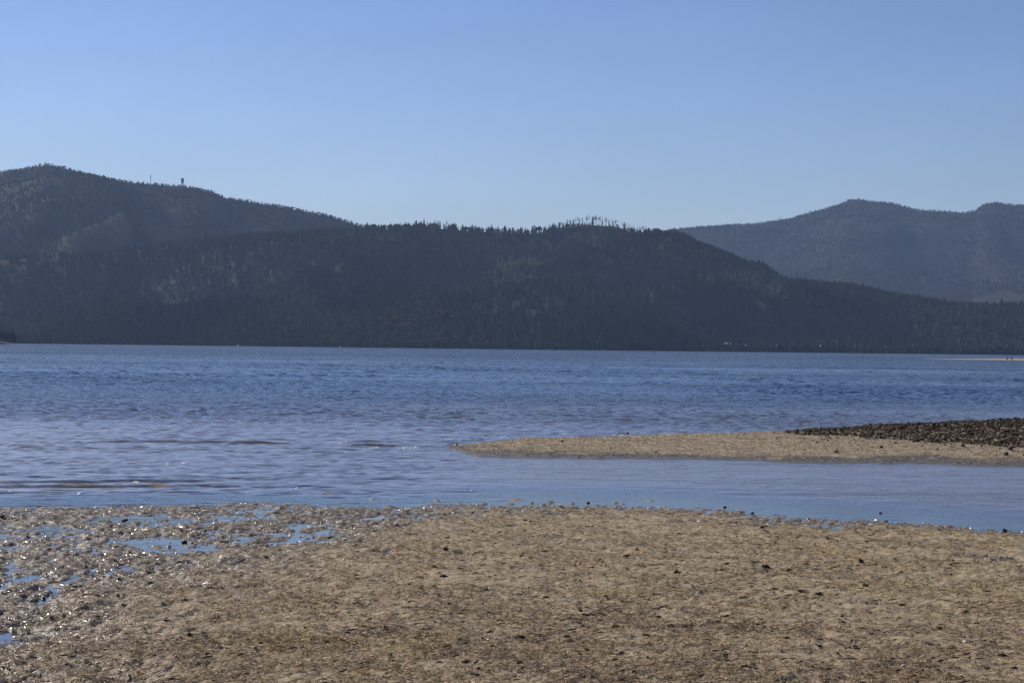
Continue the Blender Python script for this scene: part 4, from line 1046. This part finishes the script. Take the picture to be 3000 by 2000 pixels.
plain_s = [(c3, 575, 652, 100), (c3, 730, 638, 74), (c3, 570, 620, 96), (c3, 420, 830, 84), (c3, 630, 763, 86), (c3, 1265, 438, 44), (c3, 300, 958, 60), (c3, 1320, 597, 86), (c3, 820, 787, 90), (c3, 1060, 808, 54), (c3, 300, 598, 60),
           (c3, 235, 1003, 76), (c3, 1780, 1270, 60), (c3, 2290, 1316, 84), (c3, 1510, 876, 60), (c3, 1850, 605, 40), (c3, 310, 1262, 64), (c3, 700, 1205, 60), (c3, 945, 1170, 64), (c2, 935, 1016, 72), (c2, 860, 1273, 84), (c2, 1410, 825, 62), (c2, 1430, 1042, 66),
           (c2, 855, 1146, 52), (c2, 1700, 1195, 66), (c2, 1930, 1195, 56), (c2, 1400, 513, 56), (c2, 640, 615, 54), (c2, 820, 627, 66), (c2, 1940, 460, 60), (c2, 1240, 541, 44), (c2, 1680, 952, 66), (c2, 2180, 962, 70), (c2, 2330, 388, 60), (c2, 545, 430, 60), (c1, 670, 972, 62), (c1, 1330, 1040, 60),
           (c1, 2215, 708, 64), (c1, 1000, 1060, 50), (c1, 1660, 1220, 56), (c1, 500, 1310, 50), (c1, 1780, 1200, 60), (c2, 240, 1100, 76), (c2, 1940, 1332, 50), (c2, 2270, 1020, 60)]
for fn, a, b_, wd in plain_s:
    px, py = fn(a, b_); drop(random.choice(STK), 'weed_shade_strip', px, py, wd / 2.352 * 0.95, 'thin blackish strip painting the shade in a hollow of the tan mat', 'seaweed', 'thin painted shade strips on the mat', flat=True)
plain_c = [(c3, 70, 410, 26), (c3, 270, 640, 30), (c3, 125, 793, 38), (c3, 1100, 958, 30), (c3, 1000, 1046, 34), (c3, 895, 1308, 26), (c3, 1655, 1343, 32), (c3, 2220, 372, 54), (c3, 295, 1216, 50), (c3, 870, 290, 30), (c3, 480, 246, 26), (c3, 630, 793, 20), (c3, 1165, 740, 20), (c3, 1265, 862, 22), (c3, 1310, 1080, 26),
           (c3, 1770, 1043, 50), (c3, 2000, 1045, 24), (c3, 1850, 668, 26), (c3, 1510, 660, 34), (c3, 1240, 1357, 26), (c3, 655, 1405, 20), (c3, 1070, 1210, 26), (c3, 520, 1025, 24), (c3, 210, 840, 26), (c2, 470, 860, 34), (c2, 945, 1316, 40), (c2, 155, 1026, 30), (c2, 2110, 1243, 30),
           (c2, 1640, 1216, 26), (c2, 720, 500, 40), (c2, 1000, 770, 34), (c2, 1650, 928, 40), (c2, 1890, 1110, 24), (c2, 345, 1226, 30), (c2, 580, 1220, 44), (c2, 1265, 295, 34), (c2, 2040, 505, 50), (c2, 1610, 605, 30), (c2, 975, 1105, 30), (c1, 595, 620, 30), (c1, 1530, 765, 30), (c1, 1175, 775, 30), (c1, 815, 830, 40),
           (c1, 1310, 1108, 50), (c1, 2100, 1040, 24), (c1, 2225, 1388, 22), (c1, 1500, 1150, 34), (c1, 540, 1222, 30)]
for fn, a, b_, wd in plain_c:
    px, py = fn(a, b_); drop(random.choice(CLM), 'weed_clump', px, py, wd / 2.352 * 1.1, 'small dark weed knot on the tan mat', 'seaweed', 'small weed knots on the mat')
for _ in range(130):
    px, py = random.uniform(0, 3000), random.uniform(1545, 1995)
    xx, yy, z = beach_pt(px, py)
    if wetness(np.array([xx]), np.array([yy]))[0] > 0.5: continue
    drop(random.choice(CLM), 'weed_clump', px, py, random.uniform(6, 12), 'small dark weed knot on the tan mat', 'seaweed', 'small weed knots on the mat')
shells = [(c2, 1640, 600, 40, 'b', 'large brown and cream shell standing on edge in the centre of the beach'), (c2, 1012, 1113, 30, 'w', 'white shell beside dark weed in the lower centre'), (c1, 1345, 208, 80, 'l', 'long white driftwood scrap at the left water edge'),
          (c1, 258, 942, 60, 'p', 'pinkish pale shell on the wet flat at left'), (c3, 1945, 1138, 46, 'w', 'long white shell lying on dry sand at the right'), (c3, 1518, 1303, 30, 'w', 'white shell near the bottom right'), (c3, 108, 792, 32, 'w', 'white shell with dark weed behind it right of centre'),
          (c3, 2195, 787, 22, 'w', 'small white shell near the right edge'), (c3, 945, 1050, 20, 'w', 'small bright shell beside a dark knot in the right beach'), (c3, 1740, 703, 44, 'y', 'yellow leaf lying on the right beach'), (c3, 165, 998, 40, 'p', 'greyish shell beside a dark strip right of centre'),
          (c2, 1350, 1306, 40, 'p', 'dull shell on the mat at the bottom centre'), (c2, 1425, 407, 22, 'w', 'curled white shell in the upper middle of the beach'), (c2, 775, 241, 34, 'w', 'white shell at the water edge left of the dark stone'), (c2, 1022, 214, 22, 'w', 'white shell at the water edge right of the dark stone')]
for fn, a, b_, wd, kd, lab in shells:
    px, py = fn(a, b_)
    if kd == 'l':
        xx, yy, z = beach_pt(px, py); s = wd / 2.352 * yy / F
        bm = bmesh.new(); b_tube(bm, (-0.5, 0, 0.05), (0.1, 0.03, 0.10), 0.09, 0.12, 9); b_tube(bm, (0.1, 0.03, 0.10), (0.5, -0.05, 0.06), 0.12, 0.05, 9); b_tube(bm, (0.0, 0, 0.08), (0.12, 0.1, 0.34), 0.06, 0.03, 7)
        o = bm_obj('driftwood', bm, M_log); o.location = (xx, yy, max(z, 0)); o.scale = (s, s, s); tag(o, lab, 'driftwood')
    elif kd == 'y':
        me = np_mesh('leaf', np.array([(-.5, 0, .06), (-.2, .16, .14), (.2, .14, .12), (.5, 0, .05), (.2, -.14, .02), (-.2, -.16, .03), (0, 0, .16)]), [np.array([(0, 6, 1), (1, 6, 2), (2, 6, 3), (3, 6, 4), (4, 6, 5), (5, 6, 0)])], M_leaf)
        drop(me, 'leaf', px, py, wd / 2.352, lab, 'leaf', flat=True)
    else: drop(random.choice(SHM[kd]), 'shell', px, py, wd / 2.352 * 0.9, lab, 'shell')
pl_sh = [(c1, 425, 415, 34), (c1, 1830, 893, 42), (c1, 1330, 930, 36), (c1, 1325, 1188, 46), (c1, 855, 737, 46), (c1, 190, 687, 22), (c1, 240, 575, 22), (c1, 300, 835, 50), (c1, 200, 865, 56), (c1, 150, 775, 34), (c1, 1425, 1140, 26), (c1, 1215, 808, 22), (c1, 2070, 370, 22), (c1, 165, 420, 36), (c1, 320, 685, 40),
         (c1, 940, 680, 40), (c1, 895, 675, 30), (c1, 265, 1110, 24), (c1, 1000, 1240, 34), (c1, 560, 1280, 44), (c1, 930, 1130, 36), (c1, 370, 240, 36), (c1, 1075, 640, 36), (c1, 1700, 845, 30), (c2, 225, 930, 16), (c2, 720, 775, 22), (c2, 680, 762, 22), (c2, 955, 1270, 36), (c2, 2290, 920, 18), (c2, 595, 1098, 22), (c2, 140, 835, 36),
         (c2, 15, 565, 50), (c2, 610, 560, 40), (c2, 1310, 455, 22), (c2, 30, 295, 34), (c3, 262, 602, 22), (c3, 465, 1035, 20), (c3, 340, 1125, 18), (c3, 1100, 420, 20), (c3, 550, 1230, 20), (c3, 1180, 1150, 30)]
for fn, a, b_, wd in pl_sh:
    px, py = fn(a, b_); drop(random.choice(SHM['w']), 'shell', px, py, wd / 2.352 * 0.7, 'small bleached shell among the weed', 'shell', 'small bleached shells on the beach')
for _ in range(110):
    px, py = random.uniform(0, 1150), random.uniform(1495, 1995)
    xx, yy, z = beach_pt(px, py)
    w = wetness(np.array([xx]), np.array([yy]))[0]
    if random.random() > 0.25 + 0.75 * w: continue
    drop(random.choice(SHM['w'] + SHM['p']), 'shell', px, py, random.uniform(5, 10), 'small bleached shell among the weed', 'shell', 'small bleached shells on the beach')
# things on the spit
drop(STM[0], 'stone', 1000 + 1370 / 2.352, 1200 + 196 / 2.352, 13, 'black stone on the far edge of the spit near its tip', 'stone', spit_=True)
drop(STM[1], 'stone', 1000 + 2167 / 2.352, 1200 + 287 / 2.352, 11, 'dark stone alone on the bare middle of the spit', 'stone', spit_=True)
drop(STM[2], 'stone', 1000 + 1520 / 2.352, 1200 + 348 / 2.352, 12, 'dark stone at the lagoon edge of the spit', 'stone', spit_=True)
drop(SHM['w'][0], 'shell', 1000 + 1440 / 2.352, 1200 + 335 / 2.352, 10, 'white shell at the lagoon edge of the spit', 'shell', spit_=True)
drop(SHM['p'][0], 'stone', 1000 + 795 / 2.352, 1200 + 250 / 2.352, 20, 'pale stone at the tip of the spit', 'stone', spit_=True)
drop(STM[3], 'stone', 2000 + 1060 / 2.352, 1180 + 330 / 2.352, 20, 'brown stone on the sand below the cobble bank', 'stone', spit_=True)
drop(STM[0], 'stone', 2000 + 1600 / 2.352, 1180 + 412 / 2.352, 26, 'long dark stone on the wet edge of the spit at right', 'stone', spit_=True)
drop(STM[2], 'stone', 2000 + 95 / 2.352, 1180 + 218 / 2.352, 10, 'dark stone on the far edge of the spit left of the cobbles', 'stone', spit_=True)

# ================================================================== HAZE, SKY, SUN
m, nt, out = new_mat('haze'); L = nt.links.new
v = N(nt, 'ShaderNodeVolumePrincipled'); v.inputs['Color'].default_value = (0.45, 0.64, 1.0, 1); v.inputs['Density'].default_value = 4.3e-5; v.inputs['Anisotropy'].default_value = 0.2
L(v.outputs[0], out.inputs['Volume'])
bm = bmesh.new(); b_box(bm, (0, 6850, 340), (22000, 14300, 740)); hz = bm_obj('haze', bm, m); tag(hz, 'thin blue summer haze over the bay', kind='stuff')
hz.location = (0, 0, 0)

SUN_AZ, SUN_EL = math.radians(-46), math.radians(36)                   # azimuth from +Y, negative = to the left
S = Vector((math.sin(SUN_AZ) * math.cos(SUN_EL), math.cos(SUN_AZ) * math.cos(SUN_EL), math.sin(SUN_EL)))
sl = bpy.data.lights.new('sun', 'SUN'); sl.energy = 4.75; sl.angle = math.radians(0.5); sl.color = (1.0, 0.92, 0.80)
so = bpy.data.objects.new('sun', sl); COL.objects.link(so); so.rotation_euler = S.to_track_quat('Z', 'Y').to_euler(); so.location = (0, 0, 100)
wd_ = bpy.data.worlds.new('World'); scene.world = wd_; wd_.use_nodes = True
nt = wd_.node_tree; nt.nodes.clear(); L = nt.links.new
out = nt.nodes.new('ShaderNodeOutputWorld'); bg = nt.nodes.new('ShaderNodeBackground'); sk = nt.nodes.new('ShaderNodeTexSky')
sk.sky_type = 'NISHITA'; sk.sun_disc = False; sk.sun_elevation = SUN_EL; sk.sun_rotation = SUN_AZ; sk.altitude = 0; sk.air_density = 1.0; sk.dust_density = 0.2; sk.ozone_density = 2.5
bg.inputs['Strength'].default_value = 0.10
gm = nt.nodes.new('ShaderNodeMix'); gm.data_type = 'RGBA'; gm.blend_type = 'MULTIPLY'; gm.inputs[0].default_value = 1.0; gm.inputs[7].default_value = (0.74, 0.785, 1.03, 1)
tcw = nt.nodes.new('ShaderNodeTexCoord'); mpw = nt.nodes.new('ShaderNodeMapping'); mpw.inputs['Scale'].default_value = (3.0, 3.0, 16.0); mpw.inputs['Rotation'].default_value = (0, 0.12, 0)
nw_ = nt.nodes.new('ShaderNodeTexNoise'); nw_.inputs['Scale'].default_value = 2.2; nw_.inputs['Detail'].default_value = 5
mrw = nt.nodes.new('ShaderNodeMapRange'); mrw.inputs['From Min'].default_value = 0.3; mrw.inputs['From Max'].default_value = 0.75; mrw.inputs['To Min'].default_value = 0.985; mrw.inputs['To Max'].default_value = 1.035
L(tcw.outputs['Generated'], mpw.inputs['Vector']); L(mpw.outputs[0], nw_.inputs['Vector']); L(nw_.outputs['Fac'], mrw.inputs['Value'])
vs_ = nt.nodes.new('ShaderNodeVectorMath'); vs_.operation = 'SCALE'
L(sk.outputs[0], gm.inputs[6]); L(gm.outputs[2], vs_.inputs[0]); L(mrw.outputs[0], vs_.inputs['Scale'])
gam = nt.nodes.new('ShaderNodeGamma'); gam.inputs[1].default_value = 1.3; L(vs_.outputs[0], gam.inputs[0])
g2 = nt.nodes.new('ShaderNodeMix'); g2.data_type = 'RGBA'; g2.blend_type = 'MULTIPLY'; g2.inputs[0].default_value = 1.0; g2.inputs[7].default_value = (0.600, 0.538, 0.470, 1)
L(gam.outputs[0], g2.inputs[6]); L(g2.outputs[2], bg.inputs[0]); L(bg.outputs[0], out.inputs[0])
scene.view_settings.view_transform = 'Standard'; scene.view_settings.look = 'None'; scene.view_settings.exposure = 0; scene.view_settings.gamma = 1
scene.cycles.max_bounces = 6; scene.cycles.diffuse_bounces = 2; scene.cycles.glossy_bounces = 3; scene.cycles.transmission_bounces = 2; scene.cycles.volume_bounces = 1; scene.cycles.transparent_max_bounces = 8
scene.cycles.use_denoising = True
scene.cycles.denoising_prefilter = 'NONE'
scene.cycles.caustics_reflective = False; scene.cycles.caustics_refractive = False
